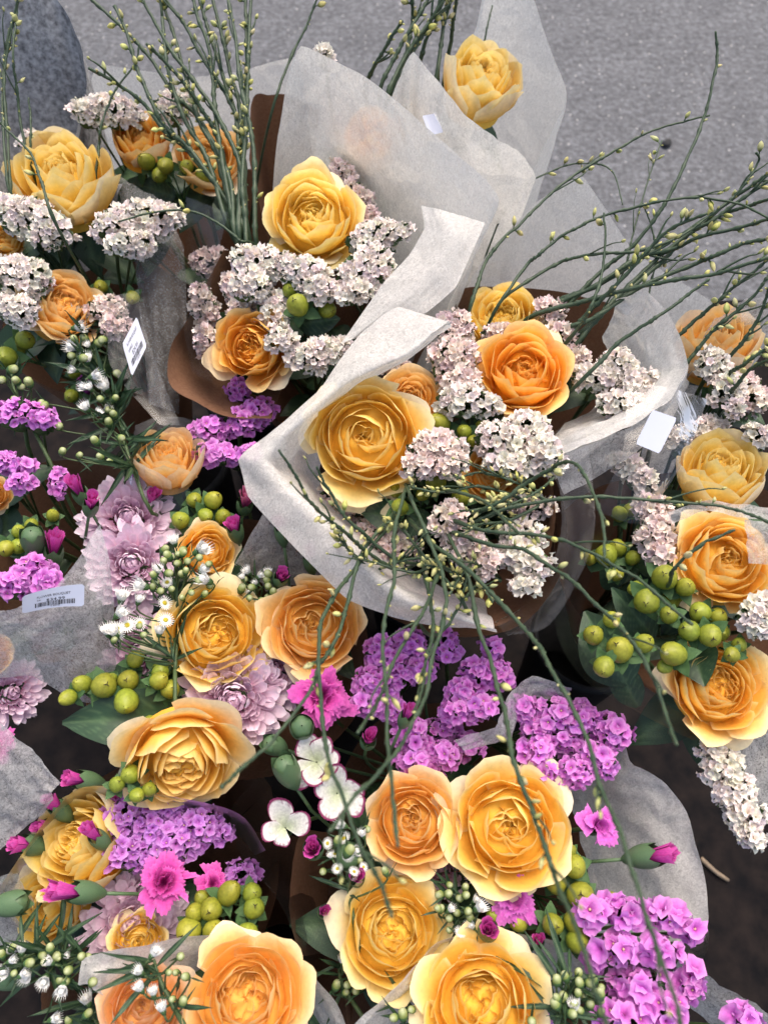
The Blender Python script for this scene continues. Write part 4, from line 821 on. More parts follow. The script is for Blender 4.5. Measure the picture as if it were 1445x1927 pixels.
CB = [
 ('b7', 150, 925, 75, .735, -.35, .65, 'magenta', 'opening pink bud in the left bouquet beside the chrysanthemum', .8), ('b7', 172, 950, 60, .735, .1, .55, 'magenta', 'pink bud just below another bud of the left bouquet', .7),
 ('b7', 65, 1024, 55, .725, -.15, .6, 'magenta', 'closed green bud in the left bouquet', 0), ('b7', 102, 1035, 85, .720, .05, .7, 'magenta', 'pink bud opening above the purple statice at the left', .8),
 ('b8', 530, 1000, 62, .705, -.15, .85, 'magenta', 'pink bud standing against the outside of the central wrap', .55), ('b8', 585, 1055, 60, .700, -.1, .75, 'magenta', 'pink bud beside the rim of the central wrap', .5),
 ('b8', 527, 1090, 46, .705, .2, .45, 'magenta', 'small pink bud above the peach rose', .35), ('b8', 443, 998, 60, .700, -.2, .65, 'magenta', 'small pink bud beside the small golden rose', .5),
 ('b8', 462, 945, 70, .695, .1, .5, 'striped', 'dark striped bud under the purple statice', .9), ('b8', 285, 942, 60, .690, .2, .5, 'magenta', 'pink bud under the closed orange rose', 1.0),
 ('b8', 165, 735, 60, .69, -.3, .6, 'lilac', 'pink bud among the white asters at the left', .8), ('b7', 245, 900, 40, .69, .1, .6, 'lilac', 'pink bud left of the closed orange rose', .8),
 ('b9', 158, 1468, 80, .680, -.85, .12, 'magenta', 'pink bud lying left of the berries under the wide rose', .55), ('b9', 112, 1522, 72, .665, -.65, .55, 'magenta', 'pink bud left of the yellow rose at the lower left', .5),
 ('b9', 92, 1552, 66, .655, -.6, -.1, 'magenta', 'fuller pink bud among the lower left buds', 1.0), ('b9', 58, 1590, 82, .660, -.85, .10, 'magenta', 'pink bud lying at the far lower left', .5),
 ('b9', 182, 1575, 76, .680, -.6, .45, 'magenta', 'pink bud touching the dense purple statice', .8), ('b9', 142, 1678, 115, .690, -.88, .05, 'magenta', 'large pink bud lying before the pale yellow rose', .85),
 ('b9', 12, 1702, 66, .665, .85, .1, 'magenta', 'closed green bud cut by the left edge', 0), ('b9', 210, 1502, 40, .655, .3, .4, 'magenta', 'small pink bud behind the berries under the wide rose', .9),
 ('b10', 590, 1598, 52, .700, -.05, .15, 'magenta', 'round pink bud under the white carnations', .35), ('b10', 672, 1652, 62, .690, .05, .1, 'magenta', 'pink bud left of the peach rose tip', 1.1),
 ('b10', 610, 1716, 46, .670, .1, .1, 'magenta', 'small pink bud left of the butter yellow rose', 1.1), ('b10', 765, 1348, 60, .715, .3, .55, 'magenta', 'pink bud between broom stems in the middle', .7),
 ('b10', 694, 1392, 64, .710, .1, .25, 'magenta', 'pink bud right of the white carnations', 1.0), ('b10', 918, 1752, 52, .695, .05, .1, 'magenta', 'round pink bud above the bottom tissue edge', .4),
 ('b10', 1012, 1772, 44, .690, .1, .2, 'magenta', 'small pink bud at the bottom tissue edge beside berries', .8), ('b10', 1222, 1610, 105, .700, .88, .12, 'magenta', 'pink bud lying on the grey tissue at the lower right', .6),
 ('b10', 568, 1370, 44, .705, .0, .1, 'magenta', 'round closed green bud under the open pink carnation', 0), ('b10', 545, 1458, 62, .712, -.35, .6, 'magenta', 'closed green bud left of the white carnations', 0),
 ('b10', 522, 1405, 46, .700, -.55, .2, 'magenta', 'small closed green bud above the white carnations', 0), ('b10', 655, 1612, 52, .680, .05, .1, 'magenta', 'closed green bud behind the white asters, lower middle', 0),
 ('b10', 820, 1195, 30, .690, .2, .5, 'magenta', 'pink bud directly under the central rim', 1.0), ('b9', 15, 1838, 70, .66, .8, .2, 'magenta', 'green bud below the asters at the left edge', 0),
]
for c in CB: carnation_bud(*c)
# ------------------------------------------------------------------ asters
def scat(seed, n, x0, y0, x1, y1, r=(9, 13), kinds=(2, 2, 1)):
    g = np.random.default_rng(seed); return [(g.uniform(x0, x1), g.uniform(y0, y1), g.uniform(*r), int(g.choice(kinds))) for _ in range(n)]
aster('b8', [(330, 1260), (335, 1160), (330, 1040)], [(240, 1177, 19, 0), (310, 1135, 16, 0), (312, 1167, 17, 0), (315, 1096, 14, 0), (228, 1132, 18, 1), (205, 1195, 16, 1), (275, 1105, 18, 1), (295, 1080, 14, 1), (330, 1025, 14, 1), (370, 1040, 20, 1), (395, 1095, 18, 1), (378, 1078, 14, 1), (300, 1195, 14, 1), (260, 1135, 13, 1),
      (320, 1050, 10, 2), (335, 1060, 9, 2), (345, 1035, 10, 2), (310, 1035, 10, 2), (360, 1115, 8, 2), (385, 1118, 8, 2), (215, 1205, 8, 2), (262, 1178, 8, 2), (270, 1195, 8, 2), (350, 1075, 8, 2), (220, 1190, 7, 2)] + scat(1, 18, 285, 1030, 400, 1130, (7, 10), (2,)) + scat(11, 5, 205, 1120, 320, 1200, (14, 18), (0, 1)), 'white asters with open daisies and buds beside the golden rose', .730, 26)
aster('b1', [(250, 880), (205, 740), (150, 600)], [(143, 592, 15, 1), (140, 618, 15, 1), (146, 655, 16, 1), (165, 683, 14, 1), (172, 710, 15, 1), (202, 735, 16, 1), (167, 772, 14, 1), (165, 730, 12, 1), (160, 638, 10, 2), (186, 646, 11, 2), (195, 640, 11, 2), (192, 698, 9, 2), (206, 772, 9, 2), (215, 780, 9, 2), (217, 750, 8, 2), (180, 830, 10, 2), (228, 824, 9, 2), (190, 860, 9, 2), (208, 870, 8, 2), (150, 857, 8, 2), (118, 850, 9, 2), (112, 803, 10, 2), (85, 762, 10, 2), (205, 795, 10, 2)] + scat(2, 10, 130, 620, 230, 800, (8, 11), (2, 1)), 'tall shaded sprig of white aster buds at the left', .735, 75, .038)
aster('b7', [(60, 800), (30, 740), (20, 690)], [(24, 695, 11, 2), (55, 720, 11, 2), (5, 715, 10, 2), (32, 717, 10, 2), (40, 728, 9, 2), (27, 755, 10, 2), (80, 760, 9, 2)], 'small aster buds at the left edge above purple statice', .745, 8)
aster('b9', [(180, 1800), (100, 1795), (10, 1775)], [(20, 1822, 18, 1, 0, -.6, -.3), (55, 1830, 15, 1, 0, -.3, -.6), (88, 1838, 16, 1, 0, -.2, -.6), (120, 1853, 16, 1, 0, -.1, -.7), (42, 1795, 13, 1), (5, 1797, 9, 2), (25, 1783, 9, 2), (55, 1812, 11, 2), (80, 1797, 10, 2), (95, 1785, 10, 2), (130, 1826, 11, 2), (155, 1800, 10, 2), (175, 1848, 11, 2), (110, 1805, 6, 2)] + scat(3, 12, 0, 1780, 170, 1850, (8, 13), (2, 1)), 'row of white aster buds lying at the lower left', .690, 34, .036)
aster('b11', [(330, 1900), (300, 1840), (290, 1805)], [(285, 1800, 15, 1), (268, 1832, 13, 1), (268, 1865, 14, 1), (290, 1875, 13, 1), (308, 1905, 14, 1), (340, 1800, 10, 2), (332, 1830, 8, 2), (350, 1838, 10, 2), (345, 1885, 11, 2), (325, 1880, 8, 2), (318, 1830, 8, 2)], 'white aster buds in front of the pinkish bottom rose', .735, 14, .03)
aster('b11', [(190, 1940), (170, 1900), (165, 1860)], [(168, 1890, 16, 1), (175, 1850, 11, 2), (95, 1920, 14, 1), (165, 1908, 10, 2), (130, 1922, 9, 2)], 'white asters at the bottom left corner beside the pinkish rose', .670, 14, .03)
aster('b8', [(480, 1160), (480, 1110), (480, 1080)], [(470, 1080, 12, 1), (505, 1083, 11, 1), (455, 1108, 10, 2), (475, 1105, 9, 2), (503, 1093, 9, 2), (492, 1130, 9, 2), (470, 1125, 8, 2), (460, 1090, 8, 2)] + scat(6, 8, 450, 1080, 515, 1135, (7, 10), (2, 1)), 'small cluster of aster buds between two roses left of middle', .705, 10)
aster('b10', [(660, 1700), (650, 1620), (640, 1560)], [(647, 1578, 15, 0), (616, 1587, 12, 0), (660, 1605, 15, 1), (650, 1555, 14, 1), (685, 1575, 11, 1), (690, 1560, 9, 2), (630, 1607, 10, 0), (635, 1635, 12, 0), (675, 1620, 9, 2), (725, 1640, 9, 2), (608, 1640, 9, 2)] + scat(7, 8, 610, 1560, 700, 1650, (8, 13), (2, 1, 0)), 'white asters between the white carnations and the peach rose', .700, 12)
aster('b10', [(870, 1760), (860, 1720), (860, 1680)], [(843, 1682, 10, 2), (865, 1690, 10, 2), (825, 1710, 9, 2), (845, 1728, 10, 2), (860, 1718, 9, 2), (880, 1715, 10, 2), (895, 1712, 16, 1), (885, 1728, 10, 2), (865, 1755, 13, 0), (845, 1665, 8, 2), (875, 1670, 9, 2)] + scat(5, 8, 825, 1680, 900, 1760, (8, 11), (2, 1)), 'aster buds between the butter yellow rose and the large golden rose', .695, 14)
aster('b10', [(660, 1880), (640, 1840), (640, 1810)], [(633, 1855, 11, 2), (655, 1853, 9, 2), (670, 1865, 9, 2), (645, 1815, 12, 1), (665, 1835, 9, 2), (650, 1868, 8, 2)], 'aster buds below the butter yellow rose', .660, 8)
aster('b12', [(1040, 1960), (1060, 1870), (1075, 1830)], [(1047, 1845, 11, 2), (1063, 1838, 10, 2), (1090, 1850, 11, 2), (1088, 1832, 10, 2), (1108, 1850, 11, 2), (1060, 1875, 11, 2), (1045, 1890, 12, 2), (1083, 1905, 16, 1), (1110, 1890, 11, 2), (1125, 1870, 10, 2), (1100, 1878, 9, 2), (1000, 1922, 11, 2), (1130, 1905, 9, 2)] + scat(4, 10, 1040, 1830, 1135, 1910, (8, 11), (2,)), 'pale green aster buds between the bottom golden rose and purple statice', .725, 26, .036)
aster('b12', [(790, 1960), (770, 1910), (760, 1870)], [(758, 1910, 12, 2), (742, 1915, 10, 2), (775, 1900, 9, 2)], 'aster bud left of the bottom golden rose', .690, 6, .036)
# ------------------------------------------------------------------ broom
ORD = ['leftmost', 'second', 'third', 'fourth', 'fifth', 'sixth', 'seventh', 'eighth', 'ninth', 'tenth', 'eleventh', 'twelfth', 'thirteenth', 'fourteenth']
def ordl(lst, key, fmt):
    s = sorted(lst, key=key); return [(p, fmt % (ORD[k] + ('' if k == 0 else ' from the left')) ) for k, p in enumerate(s)]
def zl(pts, z0, z1):
    n = len(pts); return [(p[0], p[1], z0 + (z1 - z0) * k / (n - 1)) for k, p in enumerate(pts)]
G1 = 'upright broom spray at the upper left'
for pts, L1 in ordl([[(440, 430), (430, 330), (374, 221), (332, 180), (287, 114), (235, 55), (176, 0), (140, -40)], [(429, 380), (391, 329), (350, 277), (311, 242), (287, 201), (256, 128), (239, 69), (214, 10)], [(400, 340), (346, 277), (311, 249), (273, 197), (221, 159), (163, 125)],
            [(462, 430), (460, 346), (446, 287), (408, 208), (367, 149), (332, 104), (298, 45), (273, 0), (255, -50)], [(430, 380), (408, 287), (374, 221), (349, 145), (325, 59), (304, 0), (290, -50)], [(455, 420), (455, 300), (450, 235), (422, 173), (384, 114), (346, 45), (311, 0), (285, -40)],
            [(448, 430), (450, 330), (446, 230), (429, 166), (412, 114), (391, 52), (377, 0), (365, -60)], [(450, 430), (456, 300), (453, 200), (436, 131), (422, 69), (405, 0), (390, -60)], [(463, 450), (460, 311), (460, 221), (463, 145), (465, 69), (463, 0), (462, -60)], [(465, 430), (458, 350), (465, 240), (467, 155), (470, 86), (474, 0), (478, -60)],
            [(440, 380), (408, 260), (380, 208), (349, 166), (311, 121), (273, 83)], [(420, 400), (390, 300), (346, 221), (325, 159), (311, 104), (304, 10), (300, -50)], [(440, 420), (420, 320), (405, 221), (398, 145), (388, 83), (367, 20), (350, -50)], [(480, 440), (478, 350), (470, 260), (450, 160), (440, 60), (420, -40)]], lambda p: p[-1][0], 'upright broom stem, tip %s in the upper left spray'):
    broom('b3', zl(pts, .765, .86), L1, G1, nb=22, r=.0022, bs=.0075, lo=.05)
broom('b3', zl([(470, 455), (453, 450), (415, 419), (363, 395), (294, 396), (225, 412)], .765, .80), 'single broom stem arching left over white statice near the upper left', G1, nb=7)
broom('b2', zl([(180, 330), (187, 273), (190, 249), (204, 204), (221, 166), (256, 118), (262, 83)], .765, .83), 'bent broom stem rising across the highest white statice', G1, nb=4)
G1b = 'broom stems along the left edge'
broom('b1', zl([(14, 346), (7, 242), (7, 138), (17, 69), (38, 0), (45, -40)], .79, .88), 'leftmost broom stem, curving right at the top', G1b, nb=9)
broom('b1', zl([(48, 277), (35, 208), (31, 156), (24, 104), (31, 17), (30, -40)], .79, .88), 'straight broom stem at the left edge beside the grey paper', G1b, nb=9)
broom('b1', zl([(21, 360), (14, 242), (10, 138), (24, 52), (40, -20)], .785, .875), 'broom stem at the left edge between two others', G1b, nb=9)
broom('b1', zl([(56, 290), (57, 263), (57, 221), (52, 187)], .785, .81), 'short hooked broom stem above the upper left rose', G1b, nb=2)
broom('b1', zl([(90, 384), (73, 332), (55, 284), (10, 239), (-10, 220)], .81, .84), 'broom stem lying across the upper left rose', G1b, nb=4)
G2 = 'broom spray at the top'
broom('b2', zl([(523, 173), (550, 104), (578, 48), (595, 0), (605, -40)], .80, .86), 'lone broom stem left of the tall tissue apex', G2, nb=5)
for pts, L2 in ordl([[(692, 149), (706, 121), (727, 83), (754, 38)], [(720, 152), (748, 100), (775, 52), (806, 0), (825, -40)], [(734, 163), (765, 100), (796, 52), (834, 0), (850, -40)], [(793, 104), (810, 59), (844, 7), (860, -40)], [(824, 128), (834, 52), (848, 0), (850, -40)], [(848, 80), (851, 42), (858, 0), (862, -40)], [(762, 114), (775, 45), (775, 0), (778, -40)], [(745, 150), (790, 75), (820, 20), (845, -40)]], lambda p: p[0][0], 'broom stem left of the topmost rose, %s of its spray'):
    broom('b4', zl(pts, .80, .86), L2, G2, nb=10, r=.0021)
broom('b4', zl([(903, 120), (907, 90), (914, 55), (924, 10)], .775, .81), 'short broom stem against tissue behind the topmost rose', G2, nb=0)
G3 = 'broom spray reaching to the right'
broom('b5', zl([(1080, 560), (1141, 500), (1187, 464), (1228, 415), (1262, 362), (1296, 290), (1326, 219), (1341, 166), (1352, 106), (1351, 60)], .78, .90), 'long broom stem rising highest at the upper right', G3, nb=3, r=.0016)
broom('b5', zl([(890, 560), (911, 498), (938, 460), (972, 426), (1013, 385), (1062, 343), (1111, 309), (1164, 279), (1220, 249), (1277, 230), (1334, 215)], .79, .86), 'broom stem arching over the grey asphalt to the tall stem', G3, nb=9)
broom('b5', zl([(950, 555), (991, 498), (1013, 479), (1051, 449), (1089, 428), (1141, 407), (1202, 392), (1251, 381), (1315, 375), (1390, 385), (1445, 411), (1480, 430)], .79, .87), 'broom stem arching flat across the back tissue to the right edge', G3, nb=11)
broom('b5', zl([(960, 550), (1043, 498), (1081, 483), (1126, 475), (1202, 471), (1277, 445), (1334, 407), (1383, 370), (1409, 340), (1428, 302), (1424, 287)], .785, .88), 'broom stem with a hooked tip near the right edge', G3, nb=9)
for pts, L3 in ordl([[(1090, 640), (1140, 580), (1220, 500), (1258, 468), (1315, 426), (1371, 381), (1409, 355), (1445, 328), (1490, 300)], [(1060, 560), (1130, 530), (1202, 487), (1277, 441), (1334, 419), (1390, 377), (1445, 340), (1490, 315)], [(1100, 620), (1170, 560), (1251, 490), (1296, 445), (1353, 411), (1409, 392), (1445, 381), (1490, 370)],
            [(1050, 570), (1120, 540), (1202, 487), (1277, 468), (1315, 449), (1390, 434), (1445, 419), (1490, 410)], [(1050, 620), (1110, 600), (1200, 540), (1296, 498), (1334, 483), (1390, 460), (1445, 451), (1490, 445)], [(1010, 590), (1070, 574), (1126, 559), (1202, 540), (1258, 529), (1334, 518), (1390, 503), (1445, 488), (1490, 480)], [(1080, 620), (1120, 575), (1160, 535), (1210, 480), (1260, 430), (1330, 400)]], lambda p: p[0][0], 'broom stem in the tangle towards the right edge, %s at its foot'):
    broom('b5', zl(pts, .775, .87), L3, G3, nb=13, r=.0019)
broom('b5', zl([(1120, 690), (1164, 648), (1202, 620), (1239, 597), (1296, 556), (1339, 524)], .80, .85), 'straight broom stem over the right tissue lobe', G3, nb=2, r=.0016)
broom('b5', zl([(1085, 620), (1100, 600), (1115, 574), (1134, 507), (1140, 450), (1138, 400)], .79, .84), 'upright broom stem crossing the tangle', G3, nb=2)
broom('b5', zl([(1180, 490), (1190, 430), (1215, 340), (1240, 270)], .79, .82), 'thin broom shoot with pale flowers standing behind the tangle', G3, nb=9, r=.0009)
broom('b5', zl([(1220, 560), (1235, 480), (1225, 420), (1212, 380)], .78, .82), 'thin broom shoot behind the tangle near the tissue edge', G3, nb=8, r=.0009)
broom('b5', zl([(985, 350), (1010, 335), (1060, 315), (1110, 310), (1150, 325), (1170, 385)], .76, .79), 'thin curved broom shoot beside the top tissue', G3, nb=8, r=.0009)
G3b = 'broom stems over the right hand bouquet'
for pts, lb in [([(1277, 631), (1315, 597), (1345, 571), (1386, 537), (1424, 507), (1470, 470)], 'broom stem over the peach rose at the right edge, uppermost'), ([(1292, 680), (1319, 650), (1345, 620), (1383, 590), (1420, 559), (1445, 525), (1475, 490)], 'broom stem over the peach rose at the right edge, second'), ([(1368, 676), (1394, 646), (1424, 601), (1439, 556), (1450, 520)], 'short upright broom stem at the right edge'),
                ([(1360, 715), (1377, 699), (1402, 684), (1445, 654), (1480, 630)], 'broom stem at the right edge above white statice'), ([(1370, 745), (1383, 725), (1409, 695), (1445, 676), (1480, 660)], 'broom stem at the right edge beside white statice')]:
    broom('b6', zl(pts, .785, .85), lb, G3b, nb=9, r=.0016)
G4 = 'broom stems hanging towards the viewer'
FG = [
 ([(760, 930), (747, 987), (744, 1038), (741, 1094), (727, 1160), (720, 1229), (725, 1298), (725, 1400), (734, 1488), (744, 1589)], .80, .95, 'blurred broom stem hanging straight down over the peach rose, lower middle'),
 ([(720, 990), (678, 1049), (658, 1125), (644, 1177), (616, 1229), (599, 1250), (588, 1281), (557, 1329), (502, 1400), (440, 1450), (410, 1480)], .80, .93, 'blurred broom stem curving left to the wide golden rose'),
 ([(715, 1010), (658, 1083), (630, 1118), (602, 1170), (595, 1232), (602, 1315), (613, 1400), (640, 1488), (685, 1599), (713, 1661), (737, 1724)], .80, .97, 'blurred broom stem crossing the peach rose and the white carnations'),
 ([(770, 930), (793, 980), (817, 1038), (831, 1073), (838, 1121), (827, 1177), (810, 1229), (796, 1298), (772, 1350), (744, 1395), (709, 1436), (657, 1488), (613, 1547)], .80, .96, 'blurred broom stem bending left over the white carnations'),
 ([(830, 1060), (813, 1115), (786, 1173), (744, 1246), (713, 1322), (680, 1385)], .80, .91, 'broom stem slanting left from the central bouquet rim'),
 ([(800, 1080), (813, 1139), (817, 1184), (806, 1239), (799, 1281), (778, 1340)], .80, .90, 'short broom stem over purple statice in the middle'),
 ([(790, 1000), (827, 1031), (883, 1073), (938, 1126), (987, 1183), (1013, 1220), (1040, 1269), (1085, 1352), (1111, 1425), (1134, 1501), (1164, 1576), (1194, 1670), (1220, 1765), (1247, 1840), (1270, 1927), (1285, 1980)], .80, 1.0, 'longest blurred broom stem reaching the lower right'),
 ([(850, 1020), (880, 1080), (900, 1172), (923, 1232), (941, 1296), (957, 1352), (968, 1407), (1002, 1493), (1028, 1557), (1051, 1629), (1073, 1690), (1096, 1746), (1119, 1821), (1145, 1897), (1165, 1960)], .80, 1.0, 'blurred broom stem crossing the large golden rose, lower right'),
 ([(880, 990), (930, 1002), (994, 1006), (1051, 1017), (1111, 1040), (1164, 1070), (1213, 1100), (1258, 1141), (1303, 1179)], .81, .89, 'broom stem reaching right over the berries'),
 ([(880, 1010), (930, 1024), (987, 1032), (1036, 1062), (1081, 1092), (1119, 1130), (1160, 1164), (1190, 1198), (1220, 1239), (1243, 1284), (1266, 1345), (1281, 1390)], .81, .93, 'broom stem hanging right over the nearest berries'),
 ([(890, 985), (938, 964), (994, 947), (1051, 936), (1126, 932), (1202, 936), (1277, 941), (1353, 947), (1409, 962), (1445, 979), (1480, 995)], .80, .86, 'level broom stem running to the right edge above a golden rose'),
 ([(940, 945), (990, 908), (1028, 887), (1062, 867), (1089, 876), (1107, 914), (1119, 950), (1130, 994), (1132, 1045)], .82, .92, 'hooked blurred broom stem over film right of the central bouquet'),
 ([(720, 1060), (680, 1030), (658, 1011), (623, 980), (581, 945), (557, 900), (525, 850)], .80, .90, 'broom stem pointing up left over the central tissue rim'),
 ([(740, 1050), (700, 1020), (680, 1000), (650, 975), (625, 940), (605, 905), (592, 875)], .80, .86, 'short broom stem under the largest golden rose'),
 ([(860, 925), (900, 941), (926, 964), (953, 990), (975, 1010)], .82, .88, 'short blurred broom stem over the small berries in the centre'),
]
for pts, z0, z1, lb in FG: broom('b5', zl(pts, z0, z1), lb, G4, nb=10, r=.00125, hi=.7, lo=.03, bs=.0062)
broom('b6', zl([(1262, 1085), (1271, 1073), (1318, 1032), (1388, 1002)], .80, .84), 'short broom stem over the golden rose at the right edge', G3b, nb=3)
# broom shoots with dense buds in the heart of the central bouquet
for k, pts in enumerate([[(960, 930), (900, 915), (850, 925), (800, 920), (775, 915)], [(1010, 930), (960, 905), (900, 890), (860, 900)], [(1000, 880), (960, 930), (910, 955), (860, 960)], [(800, 1050), (760, 1000), (740, 985), (725, 990)], [(860, 1090), (820, 1060), (780, 1080), (700, 1060), (660, 1050)], [(870, 1130), (860, 1100), (850, 1070), (800, 1060)], [(920, 1080), (890, 1060), (870, 1080), (840, 1120)], [(720, 1100), (690, 1060), (660, 1030), (640, 1000)], [(1000, 960), (950, 985), (900, 990), (870, 1000)], [(1035, 905), (1005, 930), (960, 950), (920, 945)], [(700, 1080), (740, 1060), (790, 1050), (830, 1060)], [(840, 1180), (870, 1130), (900, 1100), (930, 1130)]]):
    broom('b5', zl(pts, .79, .815), 'short broom shoot thick with pale yellow buds in the central bouquet', 'budding broom shoots in the centre', nb=24, r=.0011, bs=.0060, lo=.0)
# ------------------------------------------------------------------ wrapping papers
FULL = dict(b1=(.10, .62), b2=(.10, .62), b3=(.11, .64), b5=(.12, .64), b6=(.12, .63), b7=(.11, .60), b8=(.13, .58), b9=(.11, .50), b10=(.12, .50), b11=(.10, .58), b12=(.10, .58), b4=(.08, .64))
def wrap(b, label): return thing('bouquet_wrap', label, 'wrapping', BQ[b], 'paper and film bouquet wraps')
w1 = wrap('b1', 'grey tissue and film around the upper left bouquet, with a diamond shaped price sticker')
cone(w1, 'b1', [Y(-90, 260, .70), Y(-80, 80, .80), Y(-30, -50, .84), Y(60, -40, .85), Y(112, 5, .85), Y(150, 80, .82), Y(166, 150, .78), Y(158, 215, .74), Y(140, 300, .70)], M_GREY, 'grey_sheet', seed=3)
sheet(w1, [PP([(212, 322, .755), (252, 470, .735), (266, 600, .715), (282, 760, .68)]), PP([(258, 350, .752), (295, 480, .735), (305, 600, .715), (310, 770, .68)]), PP([(300, 372, .74), (345, 465, .72), (352, 600, .70), (338, 780, .66)])], M_TISSUE3, 'tissue_sheet', seed=4)
f1 = sheet(w1, [PP([(205, 560, .745), (203, 640, .74), (215, 700, .735), (300, 800, .72)]), PP([(262, 545, .748), (268, 600, .745), (300, 700, .735), (340, 800, .715)])], M_FILM, 'cellophane_sheet', crinkle=.0004, seed=5, nu=20, nv=12)
w2 = wrap('b2', 'white tissue and brown paper behind the upright broom spray')
cone(w2, 'b2', [Y(135, 300, .76), Y(150, 230, .80), Y(183, 123, .86), Y(260, 132, .89), Y(350, 146, .90), Y(450, 136, .90), Y(520, 116, .89), Y(570, 105, .88)], M_TISSUE, 'tissue_sheet', seed=6)
cone(w2, 'b2', [Y(470, 300, .74), Y(476, 188, .80), Y(510, 179, .81), Y(548, 181, .81), Y(600, 210, .80)], M_KRAFT, 'kraft_sheet', seed=7)
w3 = wrap('b3', 'tall white tissue sheet, brown paper and film around the upper middle bouquet')
cone(w3, 'b3', [(516, 380, .755), (524, 250, .80), (543, 150, .84), (566, 88, .86), (600, 97, .86), (680, 140, .86), (760, 205, .86), (850, 285, .85), (915, 345, .84), (938, 380, .83), (905, 460, .80), (860, 560, .77)], M_TISSUE, 'tissue_sheet', seed=8, bulge=.015)
sheet(w3, [PP([(792, 386, .835), (798, 430, .832), (770, 480, .822), (720, 535, .812), (640, 648, .795)]), PP([(840, 398, .842), (850, 440, .84), (815, 500, .83), (760, 555, .818), (660, 640, .80)]), PP([(912, 420, .835), (890, 470, .83), (858, 540, .82), (800, 590, .81), (680, 630, .795)])], M_TISSUE, 'tissue_sheet', crinkle=.0003, seed=9)
sheet(w3, [PP([(420, 470, .745), (360, 585, .735), (320, 655, .73), (322, 722, .725), (370, 755, .72), (425, 785, .715), (510, 790, .71)]), PP([(480, 480, .70), (430, 580, .68), (410, 640, .67), (415, 680, .665), (440, 700, .66), (470, 715, .66), (530, 730, .66)])], M_KRAFT, 'kraft_sheet', seed=10, nu=40, nv=14)
sheet(w3, [PP([(350, 370, .76), (350, 500, .745), (345, 600, .74), (360, 700, .73)]), PP([(430, 400, .77), (400, 520, .765), (385, 620, .76), (400, 720, .74)])], M_FILM, 'cellophane_sheet', crinkle=.0004, seed=11, nu=20, nv=10)
w4 = wrap('b4', 'white tissue folded around the topmost rose')
cone(w4, 'b4', [Y(850, 170, .80), Y(893, 50, .86), Y(912, -40, .90), Y(985, -45, .90), Y(1030, 80, .86), Y(1070, 181, .80), Y(1040, 262, .74), Y(995, 345, .69), Y(930, 430, .66)], M_TISSUE, 'tissue_sheet', seed=13)
cone(w4, 'b4', [(728, 195, .815), (777, 96, .85), (830, 165, .845), (900, 240, .838), (950, 268, .83), (990, 290, .82), (1010, 330, .80)], M_TISSUE, 'tissue_sheet', seed=14, bulge=.01)
w5 = wrap('b5', 'broad white tissue rim, brown paper and film of the central bouquet, with a blank sticker')
rimo = [(846, 604, .845), (748, 577, .84), (682, 618, .83), (604, 732, .815), (505, 818, .80), (449, 866, .79), (470, 935, .785), (560, 1037, .78), (650, 1127, .775), (740, 1168, .77), (850, 1182, .765), (935, 1188, .76)]
rimc = [(846, 606, .845), (762, 662, .84), (662, 712, .832), (582, 774, .82), (532, 828, .812), (500, 868, .805), (548, 925, .80), (612, 990, .80), (684, 1062, .80), (762, 1122, .795), (850, 1158, .785), (932, 1182, .765)]
rimi = [(846, 608, .838), (764, 668, .826), (666, 722, .81), (598, 790, .785), (565, 845, .775), (552, 885, .768), (596, 945, .765), (650, 1005, .765), (712, 1062, .765), (780, 1110, .76), (850, 1140, .755), (922, 1160, .745)]
rimj = [(846, 610, .832), (766, 674, .815), (672, 732, .79), (630, 800, .73), (610, 850, .715), (600, 890, .71), (640, 950, .705), (690, 1000, .70), (740, 1050, .70), (800, 1085, .70), (850, 1110, .70), (910, 1130, .70)]
sheet(w5, [PP(rimo), PP(rimc), PP(rimi), PP(rimj)], M_TISSUE, 'tissue_sheet', nu=80, nv=36, seed=15, crinkle=.001)
cone(w5, 'b5', [Y(868, 560, .54), Y(920, 470, .58), Y(1000, 385, .62), Y(1092, 328, .65), Y(1145, 400, .63), Y(1190, 470, .61), Y(1260, 520, .59), Y(1340, 570, .57), Y(1360, 640, .54)], M_TISSUE, 'tissue_sheet', seed=16)
cone(w5, 'b5', [Y(858, 585, .50), Y(868, 545, .535), Y(950, 540, .555), Y(1030, 546, .56), Y(1110, 562, .555), Y(1168, 585, .54), Y(1200, 680, .50)], M_KRAFT, 'kraft_sheet', seed=17)
sheet(w5, [PP([(1160, 562, .80), (1215, 545, .81), (1262, 600, .815), (1292, 685, .815), (1262, 752, .81), (1190, 800, .80), (1100, 835, .795), (1040, 862, .785)]), PP([(1150, 600, .775), (1190, 620, .775), (1215, 660, .775), (1225, 710, .775), (1190, 760, .775), (1140, 790, .775), (1080, 815, .775), (1035, 845, .77)]), PP([(1130, 640, .74), (1140, 660, .73), (1150, 700, .73), (1150, 730, .73), (1130, 755, .73), (1100, 780, .735), (1060, 800, .74), (1030, 830, .75)])], M_TISSUE, 'tissue_sheet', seed=18)
sheet(w5, [PP([(1290, 690, .813), (1255, 756, .808), (1185, 803, .798), (1100, 838, .793), (1035, 866, .783)]), PP([(1290, 720, .78), (1260, 790, .775), (1200, 850, .77), (1120, 900, .765), (1060, 930, .76)])], M_TISSUE2, 'tissue_sheet', seed=19, nu=30, nv=10)
sheet(w5, [PP([(1020, 840, .775), (1040, 920, .77), (1042, 1000, .765), (1018, 1095, .76), (965, 1165, .755), (905, 1186, .75)]), PP([(960, 880, .70), (975, 930, .69), (975, 1000, .685), (950, 1060, .68), (920, 1100, .68), (890, 1120, .68)])], M_KRAFT, 'kraft_sheet', seed=20, nu=40, nv=12)
